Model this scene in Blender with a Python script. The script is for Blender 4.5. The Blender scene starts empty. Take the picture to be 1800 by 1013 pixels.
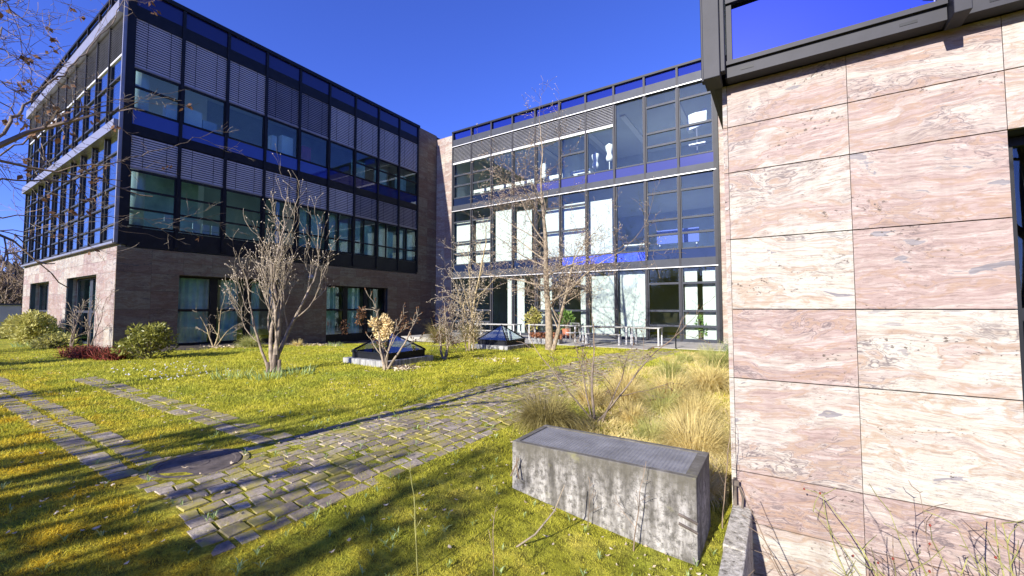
import bpy, math, random
import numpy as np
from mathutils import Vector, Matrix
random.seed(7); rng=np.random.default_rng(7)
SC=bpy.context.scene; COL=SC.collection
# ---------------- camera ----------------
cam=bpy.data.cameras.new('camera'); co=bpy.data.objects.new('camera',cam); COL.objects.link(co)
cam.sensor_width=36; cam.lens=36*731.55/1800; cam.clip_start=.05; cam.clip_end=3000
co.location=(0,0,1.5); co.rotation_euler=(math.radians(92.764),0,math.radians(32.72)); SC.camera=co
# ---------------- world + sun ----------------
EL=math.radians(25); AZ=math.radians(4.85)
w=bpy.data.worlds.new('World'); SC.world=w; w.use_nodes=True
nt=w.node_tree; nt.nodes.clear()
sky=nt.nodes.new('ShaderNodeTexSky'); sky.sky_type='NISHITA'; sky.sun_disc=False
sky.sun_elevation=EL; sky.sun_rotation=math.pi+AZ; sky.air_density=1.0; sky.dust_density=.3; sky.ozone_density=4.0
tint=nt.nodes.new('ShaderNodeMix'); tint.data_type='RGBA'; tint.blend_type='MULTIPLY'; tint.inputs['Factor'].default_value=1
tint.inputs[7].default_value=(.66,.78,1.85,1)
bg=nt.nodes.new('ShaderNodeBackground'); bg.inputs['Strength'].default_value=.082
wo=nt.nodes.new('ShaderNodeOutputWorld')
nt.links.new(sky.outputs[0],tint.inputs[6]); nt.links.new(tint.outputs[2],bg.inputs[0]); nt.links.new(bg.outputs[0],wo.inputs[0])
sl=bpy.data.lights.new('sun','SUN'); sl.energy=5.0; sl.angle=math.radians(.55); sl.color=(1,.95,.86)
so=bpy.data.objects.new('sun',sl); COL.objects.link(so)
sdir=Vector((math.sin(AZ)*math.cos(EL),math.cos(AZ)*math.cos(EL),-math.sin(EL)))
so.rotation_euler=sdir.to_track_quat('-Z','Y').to_euler(); so.location=(-10,-30,30)
SC.view_settings.view_transform='Standard'; SC.view_settings.look='None'; SC.view_settings.exposure=.85; SC.view_settings.gamma=1
SC.cycles.max_bounces=8; SC.cycles.transparent_max_bounces=16; SC.cycles.transmission_bounces=6; SC.cycles.sample_clamp_indirect=4
SC.cycles.caustics_reflective=False; SC.cycles.caustics_refractive=False

# ---------------- helpers ----------------
def sm(t):
    t=min(1,max(0,t)); return t*t*(3-2*t)
KX=-.27   # inner edge of the kerb, light well beyond
def g(x,y):
    z=-.46*sm((x+4.4)/4.2)*(1-sm((y-6)/6))
    z-=.35*sm((y-7)/8)*sm((-x-11)/6)
    z-=.1*sm((y-13)/2)*(1-sm((-x-11)/6))
    return z
def smv(t):
    t=np.clip(t,0,1); return t*t*(3-2*t)
def gv(x,y):
    z=-.46*smv((x+4.4)/4.2)*(1-smv((y-6)/6))
    z=z-.35*smv((y-7)/8)*smv((-x-11)/6)
    z=z-.1*smv((y-13)/2)*(1-smv((-x-11)/6))
    return z
class MB:
    def __init__(s): s.v=[]; s.f=[]; s.c=[]; s.cur=None
    def quad(s,a,b,c,d):
        n=len(s.v); s.v+=[a,b,c,d]; s.f.append((n,n+1,n+2,n+3)); s.c.append(s.cur); return s
    def box(s,x0,x1,y0,y1,z0,z1):
        if x0>x1:x0,x1=x1,x0
        if y0>y1:y0,y1=y1,y0
        if z0>z1:z0,z1=z1,z0
        n=len(s.v)
        s.v+=[(x0,y0,z0),(x1,y0,z0),(x1,y1,z0),(x0,y1,z0),(x0,y0,z1),(x1,y0,z1),(x1,y1,z1),(x0,y1,z1)]
        for q in ((0,3,2,1),(4,5,6,7),(0,1,5,4),(1,2,6,5),(2,3,7,6),(3,0,4,7)):
            s.f.append(tuple(n+i for i in q)); s.c.append(s.cur)
        return s
    def hexa(s,p):   # 8 points, bottom 4 ccw, top 4 ccw
        n=len(s.v); s.v+=[tuple(q) for q in p]
        for q in ((0,3,2,1),(4,5,6,7),(0,1,5,4),(1,2,6,5),(2,3,7,6),(3,0,4,7)):
            s.f.append(tuple(n+i for i in q)); s.c.append(s.cur)
        return s
    def cyl(s,x,y,z0,z1,r0,r1=None,n=16,cap=True):
        if r1 is None:r1=r0
        b=len(s.v)
        for r,z in ((r0,z0),(r1,z1)):
            for i in range(n):
                a=2*math.pi*i/n; s.v.append((x+r*math.cos(a),y+r*math.sin(a),z))
        for i in range(n):
            j=(i+1)%n; s.f.append((b+i,b+j,b+n+j,b+n+i)); s.c.append(s.cur)
        if cap:
            s.f.append(tuple(b+n+i for i in range(n))); s.c.append(s.cur); s.f.append(tuple(b+i for i in reversed(range(n)))); s.c.append(s.cur)
        return s
    def lathe(s,x,y,prof,n=20,sx=1,sy=1):
        b=len(s.v)
        for r,z in prof:
            for i in range(n):
                a=2*math.pi*i/n; s.v.append((x+sx*r*math.cos(a),y+sy*r*math.sin(a),z))
        for k in range(len(prof)-1):
            for i in range(n):
                j=(i+1)%n; s.f.append((b+k*n+i,b+k*n+j,b+k*n+n+j,b+k*n+n+i)); s.c.append(s.cur)
        s.f.append(tuple(b+(len(prof)-1)*n+i for i in range(n))); s.c.append(s.cur)
        return s
    def tube(s,pts,rad,n=5):
        m=len(pts)
        if m<2: return s
        pts=[Vector(p) for p in pts]; b=len(s.v)
        up=Vector((.13,.21,.97)) 
        for k in range(m):
            d=(pts[min(k+1,m-1)]-pts[max(k-1,0)])
            if d.length<1e-9: d=Vector((0,0,1))
            d.normalize()
            a=d.cross(up)
            if a.length<.15: a=d.cross(Vector((1,0,0)))
            a.normalize(); c=d.cross(a)
            for i in range(n):
                t=2*math.pi*i/n; q=pts[k]+(a*math.cos(t)+c*math.sin(t))*rad[k]; s.v.append((q.x,q.y,q.z))
        for k in range(m-1):
            for i in range(n):
                j=(i+1)%n; s.f.append((b+k*n+i,b+k*n+j,b+k*n+n+j,b+k*n+n+i)); s.c.append(s.cur)
        s.f.append(tuple(b+(m-1)*n+i for i in range(n))); s.c.append(s.cur)
        return s
    def build(s,name,mat,parent=None,smooth=False,bevel=0):
        o=org(parent); me=bpy.data.meshes.new(name)
        vs=np.array(s.v,dtype=np.float64)-np.array(o) if s.v else np.zeros((0,3))
        me.from_pydata(vs.tolist(),[],s.f)
        if any(c is not None for c in s.c):
            at=me.attributes.new('rnd','FLOAT_COLOR','FACE')
            at.data.foreach_set('color',np.array([(c if c else (0,0,0))+(1,) for c in s.c],dtype=np.float32).ravel())
        if smooth: me.shade_smooth()
        ob=bpy.data.objects.new(name,me); COL.objects.link(ob)
        if mat: me.materials.append(M[mat] if isinstance(mat,str) else mat)
        if parent: ob.parent=parent
        if bevel:
            b=ob.modifiers.new('bevel','BEVEL'); b.width=bevel; b.segments=2; b.limit_method='ANGLE'
        return ob
def org(p):
    v=Vector((0,0,0))
    while p is not None: v+=Vector(p.location); p=p.parent
    return v
def tag(o,label=None,cat=None,group=None,kind=None):
    if label:o['label']=label
    if cat:o['category']=cat
    if group:o['group']=group
    if kind:o['kind']=kind
    return o
def thing(name,label,cat,loc=(0,0,0),group=None):
    o=bpy.data.objects.new(name,None); COL.objects.link(o); o.location=loc; o.empty_display_size=.2
    return tag(o,label,cat,group)
def origin_to(ob,loc):   # move a single-mesh thing's origin to its base
    l=Vector(loc); ob.data.transform(Matrix.Translation(-l)); ob.location=l; return ob
def copy_tree(o,parent=None):
    c=o.copy(); COL.objects.link(c); c.parent=parent
    for ch in list(o.children): copy_tree(ch,c)
    return c

# ---------------- materials ----------------
M={}
class N:
    def __init__(s,name):
        s.m=bpy.data.materials.new(name); s.m.use_nodes=True; s.t=s.m.node_tree; s.b=s.t.nodes['Principled BSDF']; s.o=s.t.nodes['Material Output']; M[name]=s.m
        s._p=None
    def n(s,t,**k):
        x=s.t.nodes.new('ShaderNode'+t)
        for a,b in k.items(): setattr(x,a,b)
        return x
    def l(s,a,b): s.t.links.new(a,b)
    def pos(s,scale=(1,1,1)):
        if s._p is None: s._p=s.n('NewGeometry').outputs['Position']
        if scale==(1,1,1): return s._p
        mp=s.n('Mapping'); mp.inputs['Scale'].default_value=scale; s.l(s._p,mp.inputs[0]); return mp.outputs[0]
    def noise(s,v,scale,detail=4,rough=.55,dist=0):
        x=s.n('TexNoise'); x.inputs['Scale'].default_value=scale; x.inputs['Detail'].default_value=detail; x.inputs['Roughness'].default_value=rough; x.inputs['Distortion'].default_value=dist
        s.l(v,x.inputs['Vector']); return x.outputs['Fac']
    def ramp(s,v,stops,interp='LINEAR'):
        x=s.n('ValToRGB'); r=x.color_ramp; r.interpolation=interp
        while len(r.elements)<len(stops): r.elements.new(.5)
        for e,(p,c) in zip(r.elements,stops):
            e.position=p; e.color=(c,c,c,1) if isinstance(c,(int,float)) else tuple(c)+(1,)
        s.l(v,x.inputs[0]); return x.outputs[0]
    def mix(s,f,a,b,mode='MIX'):
        x=s.n('Mix',data_type='RGBA',blend_type=mode)
        for i,v in ((0,f),(6,a),(7,b)):
            if isinstance(v,(int,float)): x.inputs[i].default_value=v if i==0 else (v,v,v,1)
            elif isinstance(v,tuple): x.inputs[i].default_value=v+(1,)
            else: s.l(v,x.inputs[i])
        return x.outputs[2]
    def math(s,op,a,b=0.):
        x=s.n('Math',operation=op)
        for i,v in enumerate((a,b)):
            if isinstance(v,(int,float)): x.inputs[i].default_value=v
            else: s.l(v,x.inputs[i])
        return x.outputs[0]
    def col(s,c):
        if isinstance(c,tuple): s.b.inputs['Base Color'].default_value=c+(1,)
        else: s.l(c,s.b.inputs['Base Color'])
    def bump(s,h,strength=.3,dist=.02):
        x=s.n('Bump'); x.inputs['Strength'].default_value=strength; x.inputs['Distance'].default_value=dist; s.l(h,x.inputs['Height']); s.l(x.outputs[0],s.b.inputs['Normal'])
    def p(s,**k):
        for a,v in k.items(): s.b.inputs[a.replace('_',' ')].default_value=v
        return s
def simple(name,c,rough=.6,metal=0,var=.25,sc=3.,spec=.5,bump=0):
    m=N(name); m.p(Roughness=rough,Metallic=metal); m.b.inputs['Specular IOR Level'].default_value=spec
    nz=m.noise(m.pos(),sc,5,.6)
    lo=tuple(x*(1-var) for x in c); hi=tuple(min(1,x*(1+var)) for x in c)
    m.col(m.ramp(nz,[(.3,lo),(.7,hi)]))
    if bump: m.bump(m.noise(m.pos(),sc*12,3),bump,.01)
    return m
simple('dark_metal',(.010,.011,.015),.5,.1,.3,5,spec=.25)
simple('grating_metal',(.17,.17,.185),.5,.3,.25,5)
simple('grey_metal',(.042,.047,.062),.55,.1,.12,2.5,spec=.25)
simple('post_metal',(.030,.030,.037),.55,.1,.14,5,spec=.25)
simple('light_metal',(.27,.27,.30),.4,.4,.1,4)
simple('slat_violet',(.52,.485,.465),.5,.0,.08,1.2)
simple('slat_grey',(.30,.30,.31),.45,.3,.2,.9)
simple('slat_dim',(.24,.225,.24),.5,.25,.12,1.2)
simple('bottom_rail',(.62,.62,.62),.45,.2,.06)
simple('white_fabric',(.64,.66,.63),.9,0,.05,2)
simple('teal_curtain',(.50,.66,.60),.9,0,.3,1.6)
simple('interior',(.46,.52,.52),.9,0,.2,.5)
simple('ceiling_board',(.60,.64,.64),.9,0,.08,.5)
simple('white_paint',(.8,.81,.8),.5,0,.04)
simple('dark_interior',(.03,.035,.04),.8,0,.3,.7)
simple('furniture',(.5,.56,.6),.6,0,.1)
simple('red_board',(.35,.03,.08),.6,0,.1)
simple('blue_board',(.015,.05,.35),.5,0,.1)
simple('terracotta',(.42,.15,.08),.8,0,.3,9)
simple('bark',(.20,.155,.115),.9,0,.5,9,bump=.5)
simple('bark_pale',(.29,.23,.16),.9,0,.45,12,bump=.5)
simple('bark_mid',(.27,.215,.155),.9,0,.55,9,bump=.5)
simple('bark_golden',(.36,.28,.15),.9,0,.4,12)
simple('twig',(.22,.16,.11),.9,0,.4,6)
simple('twig_pale',(.30,.245,.17),.9,0,.35,6)
simple('bud',(.62,.52,.38),.9,0,.4,20)
simple('red_twig',(.22,.035,.02),.8,0,.5,6)
simple('green_stem',(.28,.27,.08),.7,0,.35,8)
simple('cream_flower',(.80,.58,.30),.9,0,.4,14)
simple('soil',(.055,.042,.03),.95,0,.5,5)
simple('white_flower',(.8,.78,.85),.8,0,.05)
simple('purple_flower',(.35,.22,.6),.8,0,.15)
simple('rust_flower',(.34,.14,.07),.9,0,.5,14)
simple('iron',(.13,.105,.085),.75,.2,.5,7,bump=.4)
simple('terrace_slab',(.36,.34,.31),.9,0,.2,2)
simple('far_wood',(.10,.078,.05),.95,0,.5,.8)
simple('plaster',(.34,.34,.36),.9,0,.12,1)
simple('dark_leaf_litter',(.09,.045,.028),.9,0,.5,6)
# foliage with some translucency
def leafmat(name,c1,c2,sc=4,trans=.35,rough=.5):
    m=N(name); nz=m.noise(m.pos(),sc,4,.65); c=m.ramp(nz,[(.32,c1),(.68,c2)]); m.col(c); m.p(Roughness=rough)
    m.b.inputs['Specular IOR Level'].default_value=.3
    tr=m.n('BsdfTranslucent'); m.l(c,tr.inputs[0]); mx=m.n('MixShader'); mx.inputs[0].default_value=trans
    m.l(m.b.outputs[0],mx.inputs[1]); m.l(tr.outputs[0],mx.inputs[2]); m.l(mx.outputs[0],m.o.inputs[0]); return m
leafmat('leaf_green',(.10,.12,.02),(.42,.40,.09),6,.25,.35)
leafmat('leaf_yellow',(.30,.30,.07),(.62,.56,.18),5,.3)
leafmat('leaf_bright',(.10,.22,.04),(.28,.42,.10),8,.4)
leafmat('iris_leaf',(.20,.30,.08),(.45,.55,.25),9,.3)
leafmat('leaf_brown',(.10,.05,.025),(.26,.14,.07),9,.3,.8)
leafmat('dry_leaf',(.42,.30,.17),(.78,.68,.5),14,.15,.8)
leafmat('straw',(.42,.33,.10),(1.0,.84,.40),3.5,.3,.6)
leafmat('straw_green',(.22,.26,.06),(.72,.68,.26),2.5,.3,.6)
leafmat('straw_dark',(.16,.125,.035),(.44,.37,.14),6,.25,.6)
# lawn
def lawncolour(m):
    p=m.pos()
    big=m.noise(p,.55,4,.6,.4); med=m.noise(p,2.6,4,.65); fine=m.noise(p,38,3,.7)
    yel=m.ramp(med,[(.25,(.27,.27,.02)),(.5,(.60,.56,.06)),(.75,(.84,.72,.13))])
    grn=m.ramp(fine,[(.3,(.15,.23,.02)),(.7,(.46,.53,.08))])
    c=m.mix(m.ramp(big,[(.45,0.1),(.68,.7)]),yel,grn)
    # mossy ochre in the near lawn, a thing of the sward itself
    sep=m.n('SeparateXYZ'); m.l(p,sep.inputs[0])
    near=m.ramp(m.math('MULTIPLY_ADD',sep.outputs[1],-.2) if False else m.math('ADD',m.math('MULTIPLY',sep.outputs[1],-.20),m.math('MULTIPLY',med,1.0)),[(-.0,0),(.33,1)])
    och=m.ramp(fine,[(.25,(.30,.18,.012)),(.5,(.74,.52,.03)),(.8,(.85,.68,.09))])
    mot=m.ramp(m.noise(p,1.7,5,.7),[(.42,.15),(.58,1)])
    return m.mix(m.math('MULTIPLY',near,mot),c,och),fine,med
m=N('lawn'); c,fine,med=lawncolour(m)
m.col(m.mix(m.ramp(m.noise(m.pos(),9,5,.75),[(.38,.75),(.6,0)]),c,(.05,.045,.012))); m.p(Roughness=.95); m.b.inputs['Specular IOR Level'].default_value=.1
m.bump(m.noise(m.pos(),45,4,.8),.9,.05)
m=N('blade'); c,fine,med=lawncolour(m); m.col(c); m.p(Roughness=.7); m.b.inputs['Specular IOR Level'].default_value=.2
tr=m.n('BsdfTranslucent'); m.l(c,tr.inputs[0]); mx=m.n('MixShader'); mx.inputs[0].default_value=.4
m.l(m.b.outputs[0],mx.inputs[1]); m.l(tr.outputs[0],mx.inputs[2]); m.l(mx.outputs[0],m.o.inputs[0])
# pavers
m=N('paver'); at=m.n('Attribute',attribute_name='rnd'); sp=m.n('SeparateColor'); m.l(at.outputs['Color'],sp.inputs[0])
p=m.pos(); n1=m.noise(p,14,5,.7); n2=m.noise(p,90,3,.7)
base=m.ramp(sp.outputs[0],[(0,(.26,.205,.14)),(.5,(.42,.34,.25)),(1,(.62,.53,.40))])
c=m.mix(m.ramp(n1,[(.35,.75),(.65,0)]),base,(.14,.115,.09)); c=m.mix(m.ramp(n2,[(.3,.45),(.6,0)]),c,(.07,.06,.05))
c=m.mix(m.ramp(m.noise(p,3.2,5,.7),[(.47,0),(.6,.85)]),c,(.38,.32,.06))
m.col(c); m.p(Roughness=.9); m.bump(m.noise(p,60,4,.7),.5,.01)
# travertine / granite cladding
def stone(name,bright=1.,pinkish=1.,stain=0.,brown=0.):
    m=N(name); at=m.n('Attribute',attribute_name='rnd'); off=m.n('VectorMath',operation='SCALE'); off.inputs['Scale'].default_value=60; m.l(at.outputs['Color'],off.inputs[0])
    sp=m.n('SeparateColor'); m.l(at.outputs['Color'],sp.inputs[0]); k=bright
    # flow direction tilts a little from slab to slab
    ps=m.n('SeparateXYZ'); m.l(m.pos(),ps.inputs[0]); h=m.math('ADD',ps.outputs[0],ps.outputs[1])
    tilt=m.math('MULTIPLY',m.math('SUBTRACT',sp.outputs[1],.5),.16); zt=m.math('ADD',ps.outputs[2],m.math('MULTIPLY',h,tilt))
    cb=m.n('CombineXYZ'); m.l(h,cb.inputs[0]); m.l(m.math('MULTIPLY',ps.outputs[1],.1),cb.inputs[1]); m.l(zt,cb.inputs[2])
    def coord(sc,o=0.):
        mp=m.n('Mapping'); mp.inputs['Scale'].default_value=sc; m.l(cb.outputs[0],mp.inputs[0])
        ad=m.n('VectorMath',operation='ADD'); m.l(mp.outputs[0],ad.inputs[0]); m.l(off.outputs[0],ad.inputs[1]); return ad.outputs[0]
    w=m.n('TexNoise'); w.inputs['Scale'].default_value=1.5; w.inputs['Detail'].default_value=3; w.inputs['Roughness'].default_value=.5; m.l(coord((1,1,1.6)),w.inputs[0])
    def warped(v,amt):
        sc=m.n('VectorMath',operation='SCALE'); sc.inputs['Scale'].default_value=amt; m.l(w.outputs['Color'],sc.inputs[0])
        ad=m.n('VectorMath',operation='ADD'); m.l(v,ad.inputs[0]); m.l(sc.outputs[0],ad.inputs[1]); return ad.outputs[0]
    flow=m.noise(warped(coord((.55,.55,5.5)),2.6),1.0,6,.55)      # broad flowing bands
    streak=m.noise(warped(coord((1.3,1.3,30)),5.5),1.0,8,.74)  # fine streaks along them
    grain=m.noise(warped(coord((6,6,70)),9.0),1.0,6,.8)
    pink=m.ramp(streak,[(.28,(.42*k,.285*k,.25*k)),(.45,(.60*k,.44*k,.39*k)),(.56,(.72*k,.56*k,.50*k)),(.70,(.92*k,.82*k,.75*k))])
    cream=m.ramp(streak,[(.3,(.66*k,.57*k,.45*k)),(.5,(.84*k,.78*k,.66*k)),(.72,(.93*k,.90*k,.82*k))])
    sel=m.math('ADD',m.math('MULTIPLY',sp.outputs[0],.42),flow)
    c=m.mix(m.ramp(sel,[(.60,.0),(.86,1)]),pink,cream)
    c=m.mix(m.ramp(grain,[(.34,.8),(.5,0)]),c,(.30*k,.21*k,.18*k))
    c=m.mix(m.ramp(m.math('ABSOLUTE',m.math('SUBTRACT',flow,.44)),[(0,.6),(.035,0)]),c,(.56*k,.36*k,.22*k))
    # thin dark contour lines that follow the bands, only here and there
    where=m.ramp(m.noise(coord((.9,.9,1.2)),1.4,2),[(.46,0),(.6,1)])
    for lev,wd,st in ((.5,.008,.9),(.56,.005,.75),(.41,.005,.7),(.46,.003,.6)):
        v=m.math('ABSOLUTE',m.math('SUBTRACT',flow,lev)); c=m.mix(m.math('MULTIPLY',m.ramp(v,[(0,st),(wd,st*.5),(wd*2.4,0)]),where),c,(.20*k,.16*k,.17*k))
    v=m.math('ABSOLUTE',m.math('SUBTRACT',streak,.5)); c=m.mix(m.math('MULTIPLY',m.ramp(v,[(0,.5),(.012,0)]),m.ramp(m.noise(coord((1.3,1.3,3)),1.7,2),[(.45,.25),(.6,1)])),c,(.33*k,.22*k,.21*k))
    # rare grey band with a sharp lower edge, only on some slabs
    gb=m.math('MULTIPLY',m.ramp(flow,[(.625,0),(.637,1),(.70,.9),(.74,0)]),m.ramp(sp.outputs[2],[(.68,0),(.76,1)])); c=m.mix(gb,c,m.ramp(streak,[(.35,(.26*k,.24*k,.26*k)),(.6,(.48*k,.44*k,.45*k))]))
    # clustered pits
    pn=m.noise(coord((24,24,38)),1.0,3,.65); cl=m.noise(warped(coord((1.2,1.2,4)),1.5),1.0,3,.6)
    pm=m.math('MULTIPLY',m.ramp(pn,[(.60,0),(.645,.9)]),m.ramp(cl,[(.54,0),(.62,1)])); c=m.mix(pm,c,(.15*k,.115*k,.09*k))
    if stain:
        st=m.ramp(m.noise(m.pos((7,7,.55)),1.3,4,.6),[(.5,0),(.72,stain)]); c=m.mix(st,c,(.25*k,.15*k,.13*k),'MIX')
    rs=m.ramp(m.noise(m.pos((5,5,.35)),1.2,4,.6),[(.52,0),(.75,.3)]); c=m.mix(rs,c,(.34*k,.25*k,.22*k))
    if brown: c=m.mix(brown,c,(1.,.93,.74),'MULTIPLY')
    m.col(c); m.p(Roughness=.6); m.b.inputs['Specular IOR Level'].default_value=.25; m.bump(m.math('SUBTRACT',grain,m.math('MULTIPLY',pm,1.5)),.25,.004); return m
stone('stone_warm',.52); stone('stone_streaked',.50,1,.45); stone('stone_shaded',.27,brown=1.)  # last one: same stone, the unlit side's shade put into its colour
# weathered concrete
m=N('concrete'); p=m.pos(); n1=m.noise(m.pos((5,5,1.1)),1.5,6,.7); n2=m.noise(p,22,5,.75)
c=m.ramp(n1,[(.3,(.045,.04,.032)),(.47,(.17,.158,.14)),(.62,(.40,.38,.35))]); c=m.mix(m.ramp(n2,[(.38,.8),(.55,0)]),c,(.06,.055,.045))
sep=m.n('SeparateXYZ'); m.l(p,sep.inputs[0])
topz=m.ramp(m.math('ADD',sep.outputs[2],m.math('MULTIPLY',m.noise(m.pos((14,14,.8)),1,3),.35)),[(.18,0),(.36,.75)])
c=m.mix(topz,c,(.11,.10,.075)); c=m.mix(m.ramp(m.noise(p,4,5,.7),[(.6,0),(.72,.6)]),c,(.22,.21,.09)); m.col(c); m.p(Roughness=.92); m.bump(n2,.5,.01)
m=N('concrete_pale'); n2=m.noise(m.pos(),14,6,.75); n1=m.noise(m.pos((6,6,1)),2,4,.6); c=m.ramp(n1,[(.35,(.14,.14,.14)),(.6,(.42,.42,.41))]); m.col(m.mix(m.ramp(n2,[(.35,.5),(.55,0)]),c,(.2,.19,.16))); m.p(Roughness=.9); m.bump(n2,.4,.01)
m=N('kerb_stone'); n2=m.noise(m.pos(),17,6,.8); m.col(m.ramp(n2,[(.34,(.08,.07,.05)),(.46,(.42,.39,.32)),(.65,(.80,.76,.66))])); m.p(Roughness=.95); m.bump(n2,.9,.03)
# glass: tinted see-through with fresnel reflection
def glass(name,tintc,refl=1.0,base=.04,ior=1.55,wave=.0015):
    m=N(name); m.t.nodes.remove(m.b)
    tr=m.n('BsdfTransparent'); tr.inputs[0].default_value=tintc+(1,)
    gl=m.n('BsdfGlossy'); gl.inputs['Roughness'].default_value=.0; gl.inputs[0].default_value=(refl*.9,refl*.95,refl,1)
    ge=m.n('NewGeometry'); dt=m.n('VectorMath',operation='DOT_PRODUCT'); m.l(ge.outputs['Normal'],dt.inputs[0]); m.l(ge.outputs['Incoming'],dt.inputs[1])
    om=m.math('SUBTRACT',1.0,m.math('ABSOLUTE',dt.outputs['Value'])); fres=m.math('POWER',om,5.0)
    bp=m.n('Bump'); bp.inputs['Strength'].default_value=.25; bp.inputs['Distance'].default_value=wave
    s2=m.noise(m.pos(),.9,2,.4); m.l(s2,bp.inputs['Height']); m.l(bp.outputs[0],gl.inputs['Normal'])
    f=m.math('ADD',m.math('MULTIPLY',fres,1-base),base)
    mx=m.n('MixShader'); m.l(f,mx.inputs[0]); m.l(tr.outputs[0],mx.inputs[1]); m.l(gl.outputs[0],mx.inputs[2]); m.l(mx.outputs[0],m.o.inputs[0])
glass('glass_sunny',(.93,.965,.955),1,.045)
glass('glass_shade',(.74,.86,.88),1,.05)
glass('glass_side',(.78,.86,.88),1,.25)
glass('glass_parapet',(.45,.45,.72),1,.06)
glass('glass_roof',(.88,.93,.92),.95,.36)
glass('glass_clear',(.90,.95,.95),1,.07)
def gloss(name,c,rough=.03,spec=.8,coat=0):
    m=N(name); m.col(c); m.p(Roughness=rough); m.b.inputs['Specular IOR Level'].default_value=spec
    m.b.inputs['Coat Weight'].default_value=coat; m.b.inputs['Coat Roughness'].default_value=.02
gloss('spandrel_blue',(.018,.038,.26)); gloss('spandrel_violet',(.045,.05,.17),.06); gloss('spandrel_navy',(.008,.01,.09)); gloss('spandrel_dark',(.012,.02,.05))
gloss('spandrel_mirror',(.24,.27,.66),.015); M['spandrel_mirror'].node_tree.nodes['Principled BSDF'].inputs['Metallic'].default_value=1

# ================= GROUND =================
def axis(a,b,step,far):
    v=list(np.arange(a,b+1e-6,step)); e=[]; d=step; x=b
    while x<far: d*=1.35; x+=d; e.append(x)
    s=[]; d=step; x=a
    while x>-far: d*=1.35; x-=d; s.append(x)
    return np.array(s[::-1]+v+e)
xs=axis(-40,-1.0,.3,900); ys=axis(-6,22,.3,900)
xs=np.unique(np.concatenate([xs[xs<-.95],[-.9,-.7,-.5,-.42,KX-.03,KX-.02,KX+.3,.5],xs[xs>.6]]))
X,Y=np.meshgrid(xs,ys); Z=gv(X,Y)
Z=np.where((X>KX-.025)&(X<3.5)&(Y<4.9),-1.95,Z); Z=np.where((X>-.5)&(Y>5.0),Z*0-.3,Z)
# gentle undulation
Z=Z+.012*np.sin(X*2.1+Y)*np.sin(Y*1.7-X*.6)*(Y<16)
me=bpy.data.meshes.new('ground'); nx,ny=len(xs),len(ys)
V=np.stack([X,Y,Z],-1).reshape(-1,3); idx=np.arange(nx*ny).reshape(ny,nx)
F=np.stack([idx[:-1,:-1],idx[:-1,1:],idx[1:,1:],idx[1:,:-1]],-1).reshape(-1,4)
me.from_pydata(V.tolist(),[],F.tolist()); me.shade_smooth(); me.materials.append(M['lawn'])
go=bpy.data.objects.new('ground',me); COL.objects.link(go); tag(go,kind='structure')

# ---- paved paths (real stones) ----
pav=MB()
def paver(x0,x1,y0,y1,bias=0):
    j=lambda:random.uniform(-.011,.011)
    cx,cy=(x0+x1)/2,(y0+y1)/2; z=g(cx,cy)-.001+random.uniform(-.006,.005)+.012*math.sin(cx*2.1+cy)*math.sin(cy*1.7-cx*.6)
    tx,ty=random.uniform(-.03,.03),random.uniform(-.03,.03)
    pts=[(x0+j(),y0+j()),(x1+j(),y0+j()),(x1+j(),y1+j()),(x0+j(),y1+j())]
    gx,gy=(g(cx+.1,cy)-g(cx-.1,cy))*5,(g(cx,cy+.1)-g(cx,cy-.1))*5
    zf=lambda x,y:z+(tx+gx)*(x-cx)+(ty+gy)*(y-cy)
    n=len(pav.v); ins=.11
    for x,y in pts: pav.v.append((x,y,zf(x,y)-.06))
    for x,y in pts: pav.v.append((x,y,zf(x,y)-.007))
    for x,y in pts:
        xx=x+(cx-x)*ins; yy=y+(cy-y)*ins; pav.v.append((xx,yy,zf(xx,yy)+.006))
    c=(random.random(),random.random(),random.random())
    for k in (0,4):
        for i in range(4):
            jn=(i+1)%4; pav.f.append((n+k+i,n+k+jn,n+k+4+jn,n+k+4+i)); pav.c.append(c)
    pav.f.append((n+8,n+9,n+10,n+11)); pav.c.append(c)
for cidx in range(13):                      # main path, courses along Y
    x0=-4.86+cidx*.134; y=1.25+random.uniform(0,.1)
    while y<16.4:
        L=random.uniform(.12,.25)
        man=math.hypot((x0+.07)+4.75,(y+L/2)-1.80)<.46
        if not man and random.random()>.015: paver(x0+.006,x0+.128,y+.007,y+L-.007)
        y+=L
for (ya,yb) in ((1.21,1.43),(1.47,1.69)):      # edge path, two courses along X
    x=-4.9
    while x>-24:
        L=random.uniform(.09,.17)
        if math.hypot((x-L/2)+4.75,(ya+yb)/2-1.80)>.47: paver(x-L+.012,x,ya+random.uniform(-.01,.01),yb+random.uniform(-.01,.01))
        x-=L
for (ya,yb) in ((2.42,2.60),(2.62,2.82)):
    x=-4.9
    while x>-12.6:
        L=random.uniform(.14,.26)
        if random.random()>.06: paver(x-L+.015,x,ya,yb)
        x-=L
po=pav.build('path','paver'); tag(po,kind='structure')
# terrace
t=MB(); 
x=-17.9
while x<-.5:
    y=17.3 if x>-5 else 16.35
    while y<20.6:
        t.box(x,x+.79,y,min(y+.79,20.7),-.3,-.07+random.uniform(-.003,.003)); y+=.8
    x+=.8
tag(t.build('terrace','terrace_slab'),kind='structure')
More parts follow.
